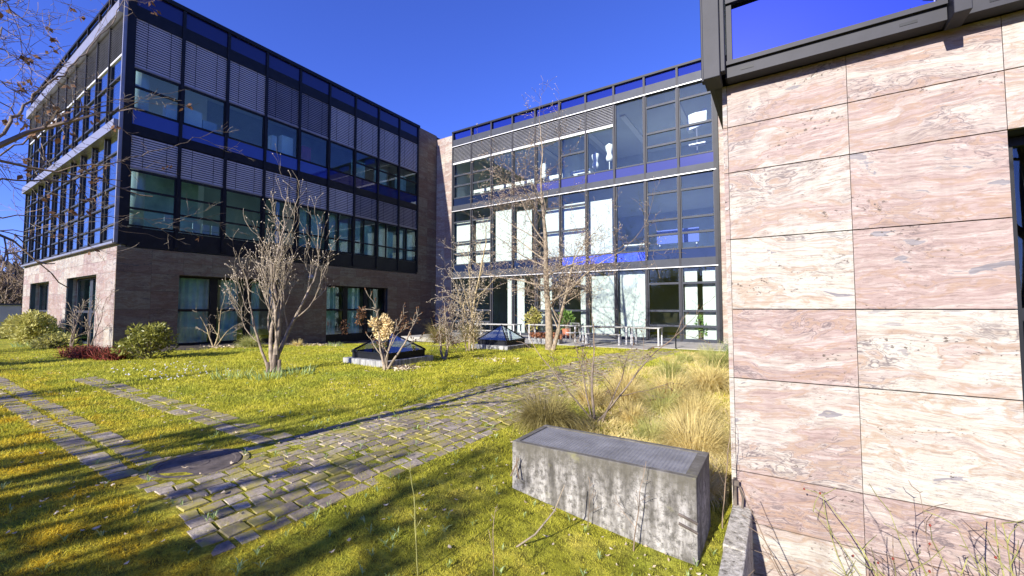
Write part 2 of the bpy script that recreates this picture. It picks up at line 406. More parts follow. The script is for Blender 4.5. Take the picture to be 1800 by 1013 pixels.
# planting bed along the shaded building
b=MB(); n=60
for i in range(n):
    ya=4.9+i*.27; yb=ya+.27; w=lambda y:1.25+.35*math.sin(y*1.3)+.25*math.sin(y*3.1)
    for k in range(4):
        xa=lambda y,k:-19.5+w(y)*k/4*1.3
        zz=lambda x,y,k:gv(np.float64(x),np.float64(y))+.05*(1-k/4)+.03*math.sin(x*7+y*5)*(k<4)-.012*(k==4)
        pts=[(xa(ya,k),ya,zz(xa(ya,k),ya,k)),(xa(ya,k+1),ya,zz(xa(ya,k+1),ya,k+1)),(xa(yb,k+1),yb,zz(xa(yb,k+1),yb,k+1)),(xa(yb,k),yb,zz(xa(yb,k),yb,k))]
        b.quad(*[(float(p[0]),float(p[1]),float(p[2])) for p in pts])
tag(b.build('flower_bed','soil',smooth=True),kind='structure')

# ================= BUILDINGS =================
def sub_rects(r,holes):
    out=[r]
    for (a,b,c,d) in holes:
        nxt=[]
        for (u0,u1,v0,v1) in out:
            if a>=u1 or b<=u0 or c>=v1 or d<=v0: nxt.append((u0,u1,v0,v1)); continue
            if a>u0: nxt.append((u0,a,v0,v1))
            if b<u1: nxt.append((b,u1,v0,v1))
            uu0,uu1=max(a,u0),min(b,u1)
            if c>v0: nxt.append((uu0,uu1,v0,c))
            if d<v1: nxt.append((uu0,uu1,d,v1))
        out=nxt
    return out
def cladding(mb,axis_,val,outn,us,zs,holes=(),gap=.004,gz=.006,th=.04,stag=False):
    """slabs on the plane axis_=val, outward normal sign outn; us,zs seam positions"""
    for i in range(len(us)-1):
        for j in range(len(zs)-1):
            mb.cur=(random.random(),random.random(),random.random())
            r=(us[i]+gap/2,us[i+1]-gap/2,zs[j]+gz/2,zs[j+1]-gz/2)
            for (u0,u1,v0,v1) in sub_rects(r,holes):
                if u1-u0<.01 or v1-v0<.01: continue
                a,b=val,val-outn*th
                if axis_=='Y': mb.box(u0,u1,a,b,v0,v1)
                else: mb.box(a,b,u0,u1,v0,v1)
    mb.cur=None
ZS=[-1.0,-.45,.19,.82,1.46,2.13,2.78,3.24,3.68]
ZUP=[3.68,4.3,4.93,5.56,6.2,6.83,7.46,8.1,8.73,9.36,10.0,10.63,11.26,11.9,12.5,13.3]

# ---------- three-storey wing on the left ----------
XA,YB=-19.5,4.72; MOD=1.582
A=thing('office_wing','dark three-storey office wing on the left, metal blinds above a stone ground floor','building',(XA,YB,0))
h1=(6.55,10.5,-.6,2.77); h2=(12.8,16.75,-.6,2.68)
s=MB(); cladding(s,'X',XA,1,[YB+.98*i for i in range(0,17)]+[20.81],ZS,[h1,h2])
cladding(s,'X',XA,1,[19.06,19.95,20.81],ZUP)
s.build('stone_cladding','stone_shaded',A)
s=MB(); hb=[(-26.0,-21.75,-.6,2.78),(-33.3,-29.2,-.6,2.78)]
cladding(s,'Y',YB,-1,[-35.3+.98*i for i in range(0,17)][:-1]+[XA-.042],ZS,hb)
# reveals
for (a,b_,c,d) in hb:
    s.cur=(.4,.2,.7); s.box(a-.04,a-.002,YB+.042,YB+.4,c,d); s.box(b_+.002,b_+.04,YB+.042,YB+.4,c,d); s.box(a,b_,YB+.042,YB+.4,d+.002,d+.04)
s.build('stone_cladding','stone_streaked',A)
s=MB()
for (a,b_,c,d) in (h1,h2):
    s.cur=(.3,.6,.2); s.box(XA-.042,XA-.4,a-.04,a-.002,c,d); s.box(XA-.042,XA-.4,b_+.002,b_+.04,c,d); s.box(XA-.042,XA-.4,a,b_,d+.002,d+.04)
s.build('window_reveal','stone_shaded',A)
# core walls (behind the slabs), floors, roof, back
c=MB()
def wallX(mb,x0,x1,u0,u1,z0,z1,holes):
    for r in sub_rects((u0,u1,z0,z1),holes): mb.box(x0,x1,r[0],r[1],r[2],r[3])
def wallY(mb,y0,y1,u0,u1,z0,z1,holes):
    for r in sub_rects((u0,u1,z0,z1),holes): mb.box(r[0],r[1],y0,y1,r[2],r[3])
wallX(c,XA-.045,XA-.2,YB+.2,21.2,-1,3.66,[h1,h2]); wallY(c,YB+.045,YB+.2,-35.3,XA-.045,-1,3.66,hb)
c.box(XA-.045,XA-.25,19.08,21.2,3.67,13.25)
c.build('wall_core','dark_interior',A)
c=MB()
for z in (3.70,7.84): c.box(-35.2,XA-.12,YB+.12,21,z,z+.33)
c.box(-35.2,XA-.12,YB+.12,21,12.12,12.5)
c.build('floor_slab','ceiling_board',A)
c=MB(); c.box(-35.3,-35.1,YB,21,-1,12.4); c.box(-35.2,XA-.3,21,21.2,-1,12.9)
c.box(-24.6,-24.4,8.0,20.9,0,12.1)
c.build('inner_wall','interior',A)
# white round columns behind the corner
c=MB()
c.cyl(-19.98,5.28,4.04,7.83,.26,n=24); c.cyl(-19.98,5.28,8.2,12.1,.26,n=24); c.build('round_column','white_paint',A,smooth=True)
# mullions and bands side A
YM=[YB+.1+MOD*k for k in range(10)]
YM=[4.82]+[4.82+1.582*k for k in range(1,10)]
YM[-1]=19.05
for k,y in enumerate(YM):
    q=MB(); w_=.06 if k else .0
    if k==0: q.box(XA-.1,XA+.05,YB-.0,YB+.24,3.75,13.3)
    else: q.box(XA-.1,XA+.06,y-.05,y+.05,3.8,13.28)
    q.build('mullion','dark_metal',A)
for (xa_,xb_,y_,z0_,z1_) in ((XA-.12,XA,19.1,3.70,4.42),(XA-.1,XA+.012,19.1,7.80,8.16),(XA-.1,XA+.012,19.1,12.1,12.58)):
    q=MB(); q.box(xa_,xb_,YB+.25,y_,z0_,z1_); q.build('floor_band','dark_metal',A)
q=MB(); q.box(XA-.12,XA+.09,YB,19.15,13.22,13.38); q.build('parapet_rail','dark_metal',A)
def window_frame_A(y0,y1,z0,z1,trans,verts=()):
    f=MB(); x0,x1=XA-.06,XA+.02
    f.box(x0,x1,y0,y0+.05,z0,z1); f.box(x0,x1,y1-.05,y1,z0,z1); f.box(x0,x1,y0+.05,y1-.05,z0,z0+.06); f.box(x0,x1,y0+.05,y1-.05,z1-.06,z1)
    for z in trans: f.box(x0,x1,y0+.05,y1-.05,z-.035,z+.035)
    for v in verts: f.box(x0,x1-.004,v-.03,v+.03,z0+.06,z1-.06)
    o=f.build('window','dark_metal',A)
    p=MB(); p.box(XA-.035,XA-.02,y0+.05,y1-.05,z0+.05,z1-.05); p.build('pane','glass_shade',o); return o
def slats_A(y0,y1,z0,z1,mat):
    f=MB(); z=z0+.11; 
    while z<z1-.02:
        # tilted slat
        f.hexa([(XA-.012,y0,z-.03),(XA-.009,y0,z-.03),(XA-.009,y1,z-.03),(XA-.012,y1,z-.03),(XA-.030,y0,z+.03),(XA-.027,y0,z+.032),(XA-.027,y1,z+.032),(XA-.030,y1,z+.03)]); z+=.09
    o=f.build('louvre_blind',mat,A)
    r=MB(); r.box(XA-.04,XA+.02,y0,y1,z0,z0+.07); r.build('bottom_rail','slat_dim',o)
    r=MB(); 
    for t_ in (.25,.75): r.box(XA+.017,XA+.02,y0+(y1-y0)*t_-.008,y0+(y1-y0)*t_+.008,z0+.07,z1)
    r.build('cord','dark_metal',o); 
    return o
for k in range(9):
    y0=(YM[k]+.05 if k else YB+.24); y1=YM[k+1]-.05
    # parapet glass
    q=MB(); q.box(XA-.03,XA-.01,y0,y1,12.58,13.22); q.build('parapet_pane','spandrel_navy',A)
    if k==4 or k==3 and False: m3='slat_dim'
    else: m3='slat_dim' if k==3 else 'slat_violet'
    o=slats_A(y0,y1,10.25,12.1,m3); q=MB(); q.box(XA-.09,XA-.07,y0,y1,10.25,12.1); q.build('blind_backing','spandrel_dark',o)
    window_frame_A(y0,y1,8.72,10.22,[9.55] if k in (0,6,7,8) else [])
    q=MB(); q.box(XA-.03,XA-.005,y0,y1,8.16,8.70); q.build('spandrel','spandrel_blue' if k<5 else 'spandrel_navy',A)
    lo=6.53
    o=slats_A(y0,y1,lo,7.8,'slat_violet' if k<6 else 'slat_dim'); q=MB(); q.box(XA-.09,XA-.07,y0,y1,lo,7.8); q.build('blind_backing','spandrel_dark',o)
    window_frame_A(y0,y1,4.44,6.50,[5.78,5.10] if k<4 else [5.12],[] if k<4 else [y0+(y1-y0)*.42])
# window furniture behind the panes (white panels, boxes)
for (y0,y1,x,z0,z1,mt) in ((6.0,6.38,-19.75,8.8,9.4,'white_paint'),(6.5,7.2,-19.75,8.75,9.5,'white_paint'),(7.25,7.75,-19.78,8.75,9.25,'furniture'),(10.0,10.25,-19.8,8.8,9.6,'white_paint'),(10.45,11.0,-19.75,8.8,9.75,'white_paint'),(11.5,11.95,-19.8,8.8,9.6,'red_board')):
    q=MB(); q.box(x-.3,x,y0,y1,z0-.6,z1); q.build('cabinet',mt,A)
q=MB()
for k in range(4,9):
    y0=YM[k]+.1
    q.box(-19.76,-19.73,y0+.05,y0+.5,4.5,6.35); q.box(-19.76,-19.73,y0+.75,y0+1.3,4.5,6.2-.1*(k%2))
for k in range(6,9): q.box(-20.1,-20.05,YM[k]+.2,YM[k]+1.1,8.8,9.9)
q.build('curtain','teal_curtain',A)
q=MB(); q.box(-21.0,-20.96,5.2,7.6,4.1,7.2); q.build('curtain','teal_curtain',A)
q=MB()
for i in range(3):
    y=7.2+i*.34; q.box(-20.3,-20.26,y,y+.26,4.55,4.72); q.box(-20.3,-20.26,y,y+.26,4.76,5.0)
q.box(-20.3,-20.26,6.25,6.45,4.9,5.2)
q.build('white_shelf','white_paint',A)
# ground-floor windows side A
for (a,b_,c0,d,) in (h1,h2):
    f=MB(); x0,x1=XA-.36,XA-.28; n=3 if a<8 else 3
    f.box(x0,x1,a,a+.08,c0,d); f.box(x0,x1,b_-.08,b_,c0,d); f.box(x0,x1,a+.08,b_-.08,d-.08,d); f.box(x0,x1,a+.08,b_-.08,1.36,1.46); f.box(x0,x1,a+.08,b_-.08,-.5,.12)
    for i in range(1,3):
        y=a+(b_-a)*i/3; f.box(x0,x1,y-.16,y+.12,.12,1.36); f.box(x0,x1,y-.16,y+.12,1.46,d-.08)
    o=f.build('window','dark_metal',A)
    p=MB(); p.box(x0+.03,x0+.04,a+.06,b_-.06,.1,d-.06); p.build('pane','glass_shade',o)
q=MB()
def curtainX(mb,x,y0,y1,z0,z1):
    n=int((y1-y0)/.05)
    for i in range(n):
        ya=y0+(y1-y0)*i/n; yb=y0+(y1-y0)*(i+1)/n; mb.quad((x+.03*math.sin(ya*26),ya,z0),(x+.03*math.sin(yb*26),yb,z0),(x+.03*math.sin(yb*26),yb,z1),(x+.03*math.sin(ya*26),ya,z1))
def curtainY(mb,y,x0,x1,z0,z1,amp=.02,fr=22):
    n=max(1,int((x1-x0)/.05))
    for i in range(n):
        a=x0+(x1-x0)*i/n; b_=x0+(x1-x0)*(i+1)/n; mb.quad((a,y+amp*math.sin(a*fr),z0),(b_,y+amp*math.sin(b_*fr),z0),(b_,y+amp*math.sin(b_*fr),z1),(a,y+amp*math.sin(a*fr),z1))
curtainX(q,XA-.55,6.6,7.75,0,2.8); curtainX(q,XA-.55,8.2,8.9,0,2.8); curtainX(q,XA-.55,9.3,9.8,0,2.8); curtainX(q,XA-.55,12.9,13.7,0,2.7); curtainX(q,XA-.55,14.2,15.2,0,2.7)
q.build('curtain','teal_curtain',A)
# side B (sunlit): fins, bands, glass
XM=[XA-.06-1.565*k for k in range(11)]
for (yy_,z0_,z1_) in ((.22,7.84,8.20),(.22,12.12,12.56),(.11,3.78,3.86)):
    q=MB(); q.box(-35.32,XA-.10,YB-yy_,YB+.1,z0_,z1_); q.build('floor_band','light_metal',A)
q=MB(); q.box(-35.3,XA+.0,YB-.10,YB-.01,13.26,13.36); q.build('parapet_rail','dark_metal',A)
q=MB(); q.box(XA-.05,XA+.03,YB-.10,YB-.002,3.80,13.2); q.build('corner_post','light_metal',A)
for k,x in enumerate(XM):
    q=MB()
    if k: q.box(x-.03,x+.03,YB-.09,YB+.12,3.86,13.25)
    else: q.box(x-.12,x-.05,YB-.05,YB+.12,3.86,12.3)
    q.build('facade_fin','post_metal',A)
for k in range(10):
    x1=XM[k]-.05 if k else XM[k]-.12; x0=XM[k+1]+.03
    q=MB(); q.box(x0,x1,YB+.0,YB+.02,12.56,13.26); q.build('parapet_pane','spandrel_dark',A)
    for (z0,z1,tr_) in ((3.92,7.84,(4.5,5.2,5.85,7.1)),(8.2,10.62,(8.75,9.9))):
        f=MB(); f.box(x0,x0+.05,YB-.02,YB+.06,z0,z1); f.box(x1-.05,x1,YB-.02,YB+.06,z0,z1); f.box(x0+.05,x1-.05,YB-.03,YB+.06,z0,z0+.06)
        for z in tr_: f.box(x0+.05,x1-.05,YB-.05,YB+.06,z-.03,z+.03)
        o=f.build('window','grey_metal',A); p=MB(); p.box(x0+.03,x1-.03,YB+.0,YB+.01,z0+.03,z1-.0); p.build('pane','glass_side',o)
    f=MB(); z=10.78
    while z<12.08:
        f.hexa([(x0,YB-.05,z-.03),(x1,YB-.05,z-.03),(x1,YB-.01,z+.02),(x0,YB-.01,z+.02),(x0,YB-.05,z-.024),(x1,YB-.05,z-.024),(x1,YB-.01,z+.026),(x0,YB-.01,z+.026)]); z+=.07
    o=f.build('louvre_blind','slat_grey',A); r=MB(); r.box(x0,x1,YB-.04,YB+.04,10.64,10.72); r.build('bottom_rail','bottom_rail',o)
q=MB(); q.box(-35.2,XA-.15,YB+.06,YB+.075,10.64,12.12); q.build('blind_backing','spandrel_dark',A)
q=MB()   # white curtains / partitions behind side B panes
for x in (-23.5,-28,-31.5): q.box(x,x+.1,YB+.5,YB+4,4.1,12.1)
q.build('partition','white_paint',A)
for (a,b_,c0,d) in hb:
    f=MB(); y0,y1=YB+.33,YB+.41
    f.box(a,a+.09,y0,y1,c0,d); f.box(b_-.09,b_,y0,y1,c0,d); f.box(a+.09,b_-.09,y0,y1,d-.08,d); f.box(a+.09,b_-.09,y0,y1,1.3,1.4); f.box(a+.09,b_-.09,y0,y1,-.5,.1)
    m_=(a+b_)/2; f.box(m_-.2,m_+.2,y0,y1,.1,1.3); f.box(m_-.2,m_+.2,y0,y1,1.4,d-.08)
    o=f.build('window','grey_metal',A); p=MB(); p.box(a+.05,b_-.05,y1-.03,y1-.02,.05,d-.05); p.build('pane','glass_shade',o)
    q=MB(); curtainY(q,y1+.25,a+.3,a+1.3,0,2.7); curtainY(q,y1+.25,m_+.3,m_+1.2,0,2.7); q.build('curtain','teal_curtain',A)
q=MB(); q.box(XA-.045,-35.2,YB+.2,21,12.5,12.6); q.build('roof','plaster',A)
# wall lamp
lp=thing('wall_lamp','small blue-grey wall lamp on the dark stone between the two ground-floor windows','lamp',(XA,11.87,3.04))
q=MB(); q.lathe(XA+.1,11.87,[(.02,2.93),(.11,2.95),(.13,3.04),(.08,3.13),(.02,3.15)],14); q.build('lamp_shade','plaster',lp,smooth=True)
q=MB(); q.box(XA,XA+.06,11.82,11.92,2.98,3.08); q.build('bracket','dark_metal',lp)

# ---------- central wing ----------
YC=20.81; XC=[-2.32-1.568*k for k in range(11)]
Cn=thing('studio_wing','sunlit grey three-storey glass wing in the middle with white roller blinds','building',(-10,YC,0))
s=MB(); zz=[-1,-.4,.25,.9,1.55,2.2,2.85,3.5,4.1,4.75,5.4,6.05,6.7,7.35,8.0,8.65,9.3,9.95,10.6,11.25,11.9,12.5,13.02]
cladding(s,'Y',YC,-1,[-19.49,-18.75,-18.04],zz)
s.build('stone_cladding','stone_warm',Cn)
s=MB(); cladding(s,'Y',YC,-1,[-2.2,-1.35,-.5,.35],zz); s.build('stone_cladding','stone_warm',Cn)
c=MB(); c.box(-19.45,-18.05,YC+.045,YC+.3,-1,12.98); c.box(-2.2,.3,YC+.045,YC+.3,-1,12.98); c.build('wall_core','dark_interior',Cn)
c=MB()
for z in (3.50,7.9): c.box(-18.03,-2.2,YC+.12,YC+8,z,z+.3)
c.box(-19.5,-2.2,YC+.31,YC+8,12.2,12.6); c.build('floor_slab','ceiling_board',Cn)
c=MB(); c.box(-18.1,0,YC+8,YC+8.2,-.2,12.9); c.box(-10.2,-10.1,YC+.4,YC+8,-.1,12.2); c.box(-18.1,-18.0,YC+.35,YC+8,-.1,12.5); c.box(-2.25,-2.2,YC+.3,YC+8,-.1,12.5); c.build('inner_wall','interior',Cn)
c=MB(); c.box(-18.0,-2.2,YC+.3,YC+8,-.2,-.12); c.build('inner_floor','dark_interior',Cn)
for k,x in enumerate(XC):
    q=MB(); w_=.05
    q.box(x-w_,x+w_,YC-.1,YC+.118,-.12,13.1)
    q.build('mullion','post_metal',Cn)
for (z0,z1) in ((3.44,3.84),(7.84,8.2),(12.16,12.62),(-.3,0.)):
    q=MB(); q.box(-18.02,-2.25,YC-.09,YC+.12,z0,z1); q.build('floor_band','grey_metal',Cn)
for z0 in (3.44,7.84,12.16):
    q=MB(); q.box(-18.02,-2.25,YC-.13,YC-.092,z0-.025,z0+.015); q.build('drip_rail','bottom_rail',Cn)
q=MB(); q.box(-18.05,-2.2,YC-.12,YC+.1,13.1,13.2); q.build('parapet_rail','dark_metal',Cn)
q=MB(); q.box(-2.27,-2.16,YC-.14,YC+.1,-.2,13.1); q.build('end_post','dark_metal',Cn)
T3={0:[11.5,10.16,9.48],1:[11.5,10.16,9.48],4:[10.0],8:[10.2,9.5],9:[10.2,9.5]}
T2={0:[7.11,5.77,5.05],1:[7.11,5.77,5.05],4:[7.1,5.77],5:[7.1,5.77],8:[7.1,5.77,5.05],9:[7.1,5.77,5.05]}
T1={0:[2.68,1.37,.66],1:[2.68,1.37,.66],4:[2.68,1.37],5:[2.68,1.37],8:[2.68,1.37,.66],9:[2.68,1.37,.66]}
for k in range(10):
    x1=XC[k]-.05; x0=XC[k+1]+.05
    q=MB(); q.box(x0,x1,YC+.0,YC+.015,12.62,13.1); q.build('parapet_pane','glass_parapet',Cn)
    for (z0,z1,tr_,dk) in ((8.68,12.16,T3.get(k,[]),0),(4.28,7.84,T2.get(k,[]),1),(0.0,3.44,T1.get(k,[]),2)):
        f=MB(); y0,y1=YC-.02,YC+.07
        f.box(x0,x0+.05,y0,y1,z0,z1); f.box(x1-.05,x1,y0,y1,z0,z1); f.box(x0+.05,x1-.05,y0,y1,z0,z0+.07); f.box(x0+.05,x1-.05,y0,y1,z1-.06,z1)
        for z in tr_: f.box(x0+.05,x1-.05,y0-.02,y1,z-.05,z+.05)
        o=f.build('window','grey_metal',Cn); p=MB(); p.box(x0+.04,x1-.04,YC+.02,YC+.035,z0+.05,z1-.04); p.build('pane','glass_sunny',o)
    q=MB(); q.box(x0,x1,YC+.0,YC+.03,8.2,8.68); q.build('spandrel','spandrel_violet' if k<6 else 'spandrel_dark',Cn)
    q=MB(); q.box(x0,x1,YC+.0,YC+.03,3.84,4.28); q.build('spandrel','spandrel_mirror' if k in (2,3,4) else 'spandrel_dark',Cn)
    if k>=3:
        f=MB(); z=11.12
        while z<12.1:
            f.hexa([(x0,YC-.08,z-.028),(x1,YC-.08,z-.028),(x1,YC-.03,z+.02),(x0,YC-.03,z+.02),(x0,YC-.08,z-.022),(x1,YC-.08,z-.022),(x1,YC-.03,z+.026),(x0,YC-.03,z+.026)]); z+=.085
        o=f.build('louvre_blind','slat_grey',Cn); r=MB(); r.box(x0,x1,YC-.1,YC-.03,10.95,11.06); r.build('bottom_rail','bottom_rail',o)
        r=MB(); r.box(x0,x1,YC-.024,YC-.021,11.06,12.12); r.build('blind_backing','spandrel_dark',o)
# white roller blinds / curtains
def blind(x0,x1,z0,z1,dy=.25): 
    q=MB(); q.box(x0,x1,YC+dy,YC+dy+.01,z0,z1); q.build('roller_blind','white_fabric',Cn)
for k,(f0,f1,zt) in {3:(.04,.86,7.25),4:(.03,.97,7.3),5:(.25,.97,7.1),6:(.05,.75,7.3),7:(.06,.92,7.5),8:(.08,.95,7.2),9:(.05,.95,7.1)}.items():
    x1=XC[k]-.05; x0=XC[k+1]+.05; blind(x0+(x1-x0)*f0,x0+(x1-x0)*f1,4.3,zt)
for k,(f0,f1,zt) in {0:(.02,.98,3.3)}.items(): 
    x1=XC[k]-.05; x0=XC[k+1]+.05; blind(x0+.06,x0+.62,.05,3.3); blind(x0+.85,x1-.03,.05,3.3)
q=MB(); curtainY(q,YC+.3,XC[3]+.06,XC[2]-.06,.05,3.35,.012,14); curtainY(q,YC+.3,XC[4]+.06,XC[3]-.06,.05,3.2,.012,14); curtainY(q,YC+.3,XC[5]+1.05,XC[4]-.06,.05,3.3); curtainY(q,YC+.3,XC[6]+.1,XC[5]-.7,.05,3.3); curtainY(q,YC+.3,XC[7]+.08,XC[7]+.62,.05,3.25); curtainY(q,YC+.3,XC[8]+.98,XC[7]-.1,.05,3.25)
q.build('curtain','white_fabric',Cn)
for (xa,xb,zb) in ((-11.6,-8.9,9.28),(-17.6,-12.6,9.30)):
    q=MB(); q.box(xa,xb,YC+1.3,YC+1.9,zb,zb+.2)
    n_=int((xb-xa)/.8)
    for i in range(n_+1): q.box(xa+i*.8,xa+i*.8+.3,YC+1.35,YC+1.85,8.25,zb)
    q.build('wall_counter','white_paint',Cn)
q=MB(); 
for x in (-3.2,-6.0,-8.5,-12,-15): q.box(x-1.2,x-.9,YC+1.5,YC+6,12.12,12.18)
q.build('ceiling_light','white_paint',Cn)
# things seen inside
def dress_form(x,y,z,label,h=1.0):
    t=thing('dress_form',label,'mannequin',(x,y,z),'dress forms behind the upper windows')
    q=MB(); pr=[(.05,.78),(.13,.80),(.17,.92),(.165,1.0),(.12,1.14),(.10,1.2),(.125,1.3),(.165,1.42),(.18,1.5),(.19,1.58),(.17,1.66),(.10,1.7),(.055,1.73),(.05,1.79),(.02,1.80)]
    q.lathe(x,y,[(r*1.15,z+zz_*h) for r,zz_ in pr],20,1,.72); q.build('torso','white_paint',t,smooth=True)
    q=MB(); q.cyl(x,y,z+.05,z+.8*h,.022,n=8); q.build('pole','white_paint',t)
    q=MB()
    for a in range(3):
        an=a*2.094+.4; q.tube([(x,y,z+.12),(x+.25*math.cos(an),y+.25*math.sin(an),z+.02)],[.018,.014],6)
    q.build('foot','white_paint',t)
dress_form(-8.5,YC+1.1,8.62,'white dress form, left of the two side by side behind the top-storey window',.92)
dress_form(-7.62,YC+.9,8.72,'taller white dress form, right of the two side by side behind the top-storey window',1.02)
dress_form(-11.9,YC+1.3,8.6,'single white dress form behind the top-storey pane, half hidden by the tall bare tree',1.0)
t=thing('flip_chart','white board on a stand tilted behind the top right window of the glass wing','board',(-3.35,YC+1.6,8.2))
q=MB(); q.hexa([(-3.75,YC+1.6,10.55),(-2.85,YC+1.6,10.75),(-2.85,YC+1.64,10.75),(-3.75,YC+1.64,10.55),(-3.7,YC+1.5,11.3),(-2.8,YC+1.5,11.5),(-2.8,YC+1.54,11.5),(-3.7,YC+1.54,11.3)]); q.build('board','white_paint',t)
q=MB(); q.cyl(-3.3,YC+1.66,8.25,10.7,.03,n=8); q.box(-3.7,-2.9,YC+1.5,YC+1.9,9.75,9.8); q.build('stand','light_metal',t)
t=thing('studio_stool','small pale table on a thin stand behind the second top window from the right','table',(-5.0,YC+1.4,8.2))
q=MB(); q.box(-5.25,-4.7,YC+1.2,YC+1.6,9.05,9.1); q.build('tabletop','white_paint',t)
q=MB(); q.cyl(-4.95,YC+1.4,8.2,9.05,.025,n=8); q.cyl(-4.95,YC+1.4,8.2,8.23,.2,n=12); q.build('stand','light_metal',t)
t=thing('display_screen','dark blue screen board behind the middle-storey window right of the glass wing','screen',(-4.8,YC+1,3.85))
q=MB(); q.box(-5.2,-3.2,YC+1.0,YC+1.05,4.75,5.45); q.build('screen','blue_board',t)
q=MB(); q.box(-5.1,-5.04,YC+1.05,YC+1.1,3.85,5.3); q.box(-3.36,-3.3,YC+1.05,YC+1.1,3.85,5.3); q.build('leg','light_metal',t)
t=thing('desk','white desk with a slanting top behind the middle-storey pane that reflects a tree','desk',(-6.6,YC+1.2,3.85))
q=MB(); q.box(-6.9,-5.6,YC+.9,YC+1.5,4.78,4.84); q.build('desktop','white_paint',t)
for i,(a_,b_) in enumerate(((-6.85,.95),(-5.65,.95),(-6.85,1.42),(-5.65,1.42))):
    q=MB(); q.box(a_-.02,a_+.02,YC+b_-.02,YC+b_+.02,3.85,4.78); q.build('leg','light_metal',t)

# ---------- right building ----------
YW=4.70
Rb=thing('right_building','near building on the right with pink veined stone slabs under an overhanging window band','building',(1.5,YW,0))
hw=[(1.52,3.4,-.62,2.87)]
s=MB(); random.seed(21); cladding(s,'Y',YW,-1,[-.40,.56,1.51,2.47,3.42,4.4],[-2.0,-1.5,-1.03,-.56,-.09,.81,1.49,2.19,2.87,3.34,3.78],hw,.0045,.0095)
s.build('stone_cladding','stone_warm',Rb)
random.seed(9)
s=MB(); cladding(s,'X',-.442,-1,[YW+.0+.95*i for i in range(0,17)],[-.9,-.56,-.09,.81,1.49,2.19,2.87,3.34,3.78]); s.build('stone_cladding','stone_warm',Rb)
c=MB(); wallY(c,YW+.045,YW+.25,-.398,8,-2.0,3.95,hw); c.box(-.398,-.2,YW+.25,20.0,-2,3.95); c.box(-.3,8,19.8,20,-2,12.6); c.box(8,8.2,YW,20,-2,12.6)
c.build('wall_core','dark_interior',Rb)
c=MB(); c.box(-.47,8,YW-.10,20,3.96,4.05); c.box(-.3,8,YW,20,8.0,8.2); c.box(-.6,8,YW-.2,20,12.3,12.6); c.build('floor_slab','dark_metal',Rb)
# jointed dark bands against the stone top
q=MB(); q.box(-.52,8,YW-.15,YW+.05,3.79,3.96); q.box(-.52,-.40,YW-.15,20,3.79,3.96); q.build('soffit','dark_metal',Rb)
f=MB(); x0,x1,z0,z1=1.525,3.395,-.6,2.86
f.box(x0,x0+.07,YW+.2,YW+.28,z0,z1); f.box(x1-.07,x1,YW+.2,YW+.28,z0,z1); f.box(x0+.07,x1-.07,YW+.2,YW+.28,z1-.07,z1); f.box(x0+.07,x1-.07,YW+.2,YW+.28,1.4,1.5); f.box(x0+.07,x1-.07,YW+.2,YW+.28,z0,z0+.08)
o=f.build('window','dark_metal',Rb); p=MB(); p.box(x0+.05,x1-.05,YW+.24,YW+.25,z0+.05,z1-.05); p.build('pane','glass_shade',o)
# upper window band, front plane YF
YF=4.54
for k,(xa,xb) in enumerate(((-.38,1.17),(1.28,2.85),(2.96,4.5))):
    q=MB()   # frame: sill beam, spandrel, sill above
    q.box(xa,xb,YF-.02,YF+.12,3.77,3.90)
    q.box(xa,xb,YF-.05,YF-.021,3.885,3.925)
    q.box(xa,xb,YF-.03,YF+.12,4.52,4.63)
    q.box(xa,xa+.05,YF-.005,YF+.1,3.92,4.52); q.box(xb-.05,xb,YF-.005,YF+.1,3.92,4.52)
    q.box(xa,xa+.06,YF-.005,YF+.1,4.63,7.5); q.box(xb-.06,xb,YF-.005,YF+.1,4.63,7.5); q.box(xa,xb,YF-.02,YF+.12,7.5,8.2)
    o=q.build('window','post_metal',Rb)
    p=MB(); p.box(xa+.05,xb-.05,YF+.03,YF+.045,4.63,7.5); p.build('pane','glass_clear',o)
    p=MB(); p.box(xa+.05,xb-.05,YF+.03,YF+.06,3.92,4.52); p.build('spandrel','spandrel_mirror',o)
    v=MB()
    for zz_ in (3.825,4.57):
        for xx in (xa+.12,xb-.28): v.box(xx,xx+.11,YF-.0235 if zz_<4 else YF-.0335,YF-.01,zz_-.012,zz_+.012)
    v.build('drain_slot','dark_metal',o)
for k,(xa,xb) in enumerate(((-.56,-.42),(1.175,1.275),(2.855,2.955))):
    q=MB()
    if k==0:
        q.box(-.575,-.425,YF-.17,YF+.10,3.74,12.3); q.box(-.60,-.55,YF-.10,YF-.02,3.76,12.3); q.box(-.43,-.385,YF-.12,YF-.04,3.80,12.3)
    else: q.box(xa,xb,YF-.15,YF+.10,3.74,12.3)
    q.build('facade_column','post_metal',Rb,bevel=.006)
q=MB(); q.box(-.56,-.44,YF+.1,20,3.80,3.92); q.box(-.56,-.5,YF+.1,20,3.92,12.3); q.build('side_panel','grey_metal',Rb)
q=MB(); q.box(-.3,6,YW+2.5,YW+2.6,4.1,8); q.build('inner_wall','ceiling_board',Rb)

# ---------- yard hardware ----------
kb=MB(); 
y=4.66; zt=-.40
while y>-1.2:
    L=random.uniform(.7,.95); j=lambda:random.uniform(-.012,.012)
    xa,xb=-.43,KX
    kb.hexa([(xa,y-L,-2.1),(xb,y-L,-2.1),(xb,y-.01,-2.1),(xa,y-.01,-2.1),(xa+j(),y-L,zt+j()),(xb+j()*.5,y-L,zt+j()),(xb+j()*.5,y-.01,zt+j()),(xa+j(),y-.01,zt+j())]); y-=L
ko=kb.build('kerb','kerb_stone',None,bevel=.012); tag(ko,kind='structure')

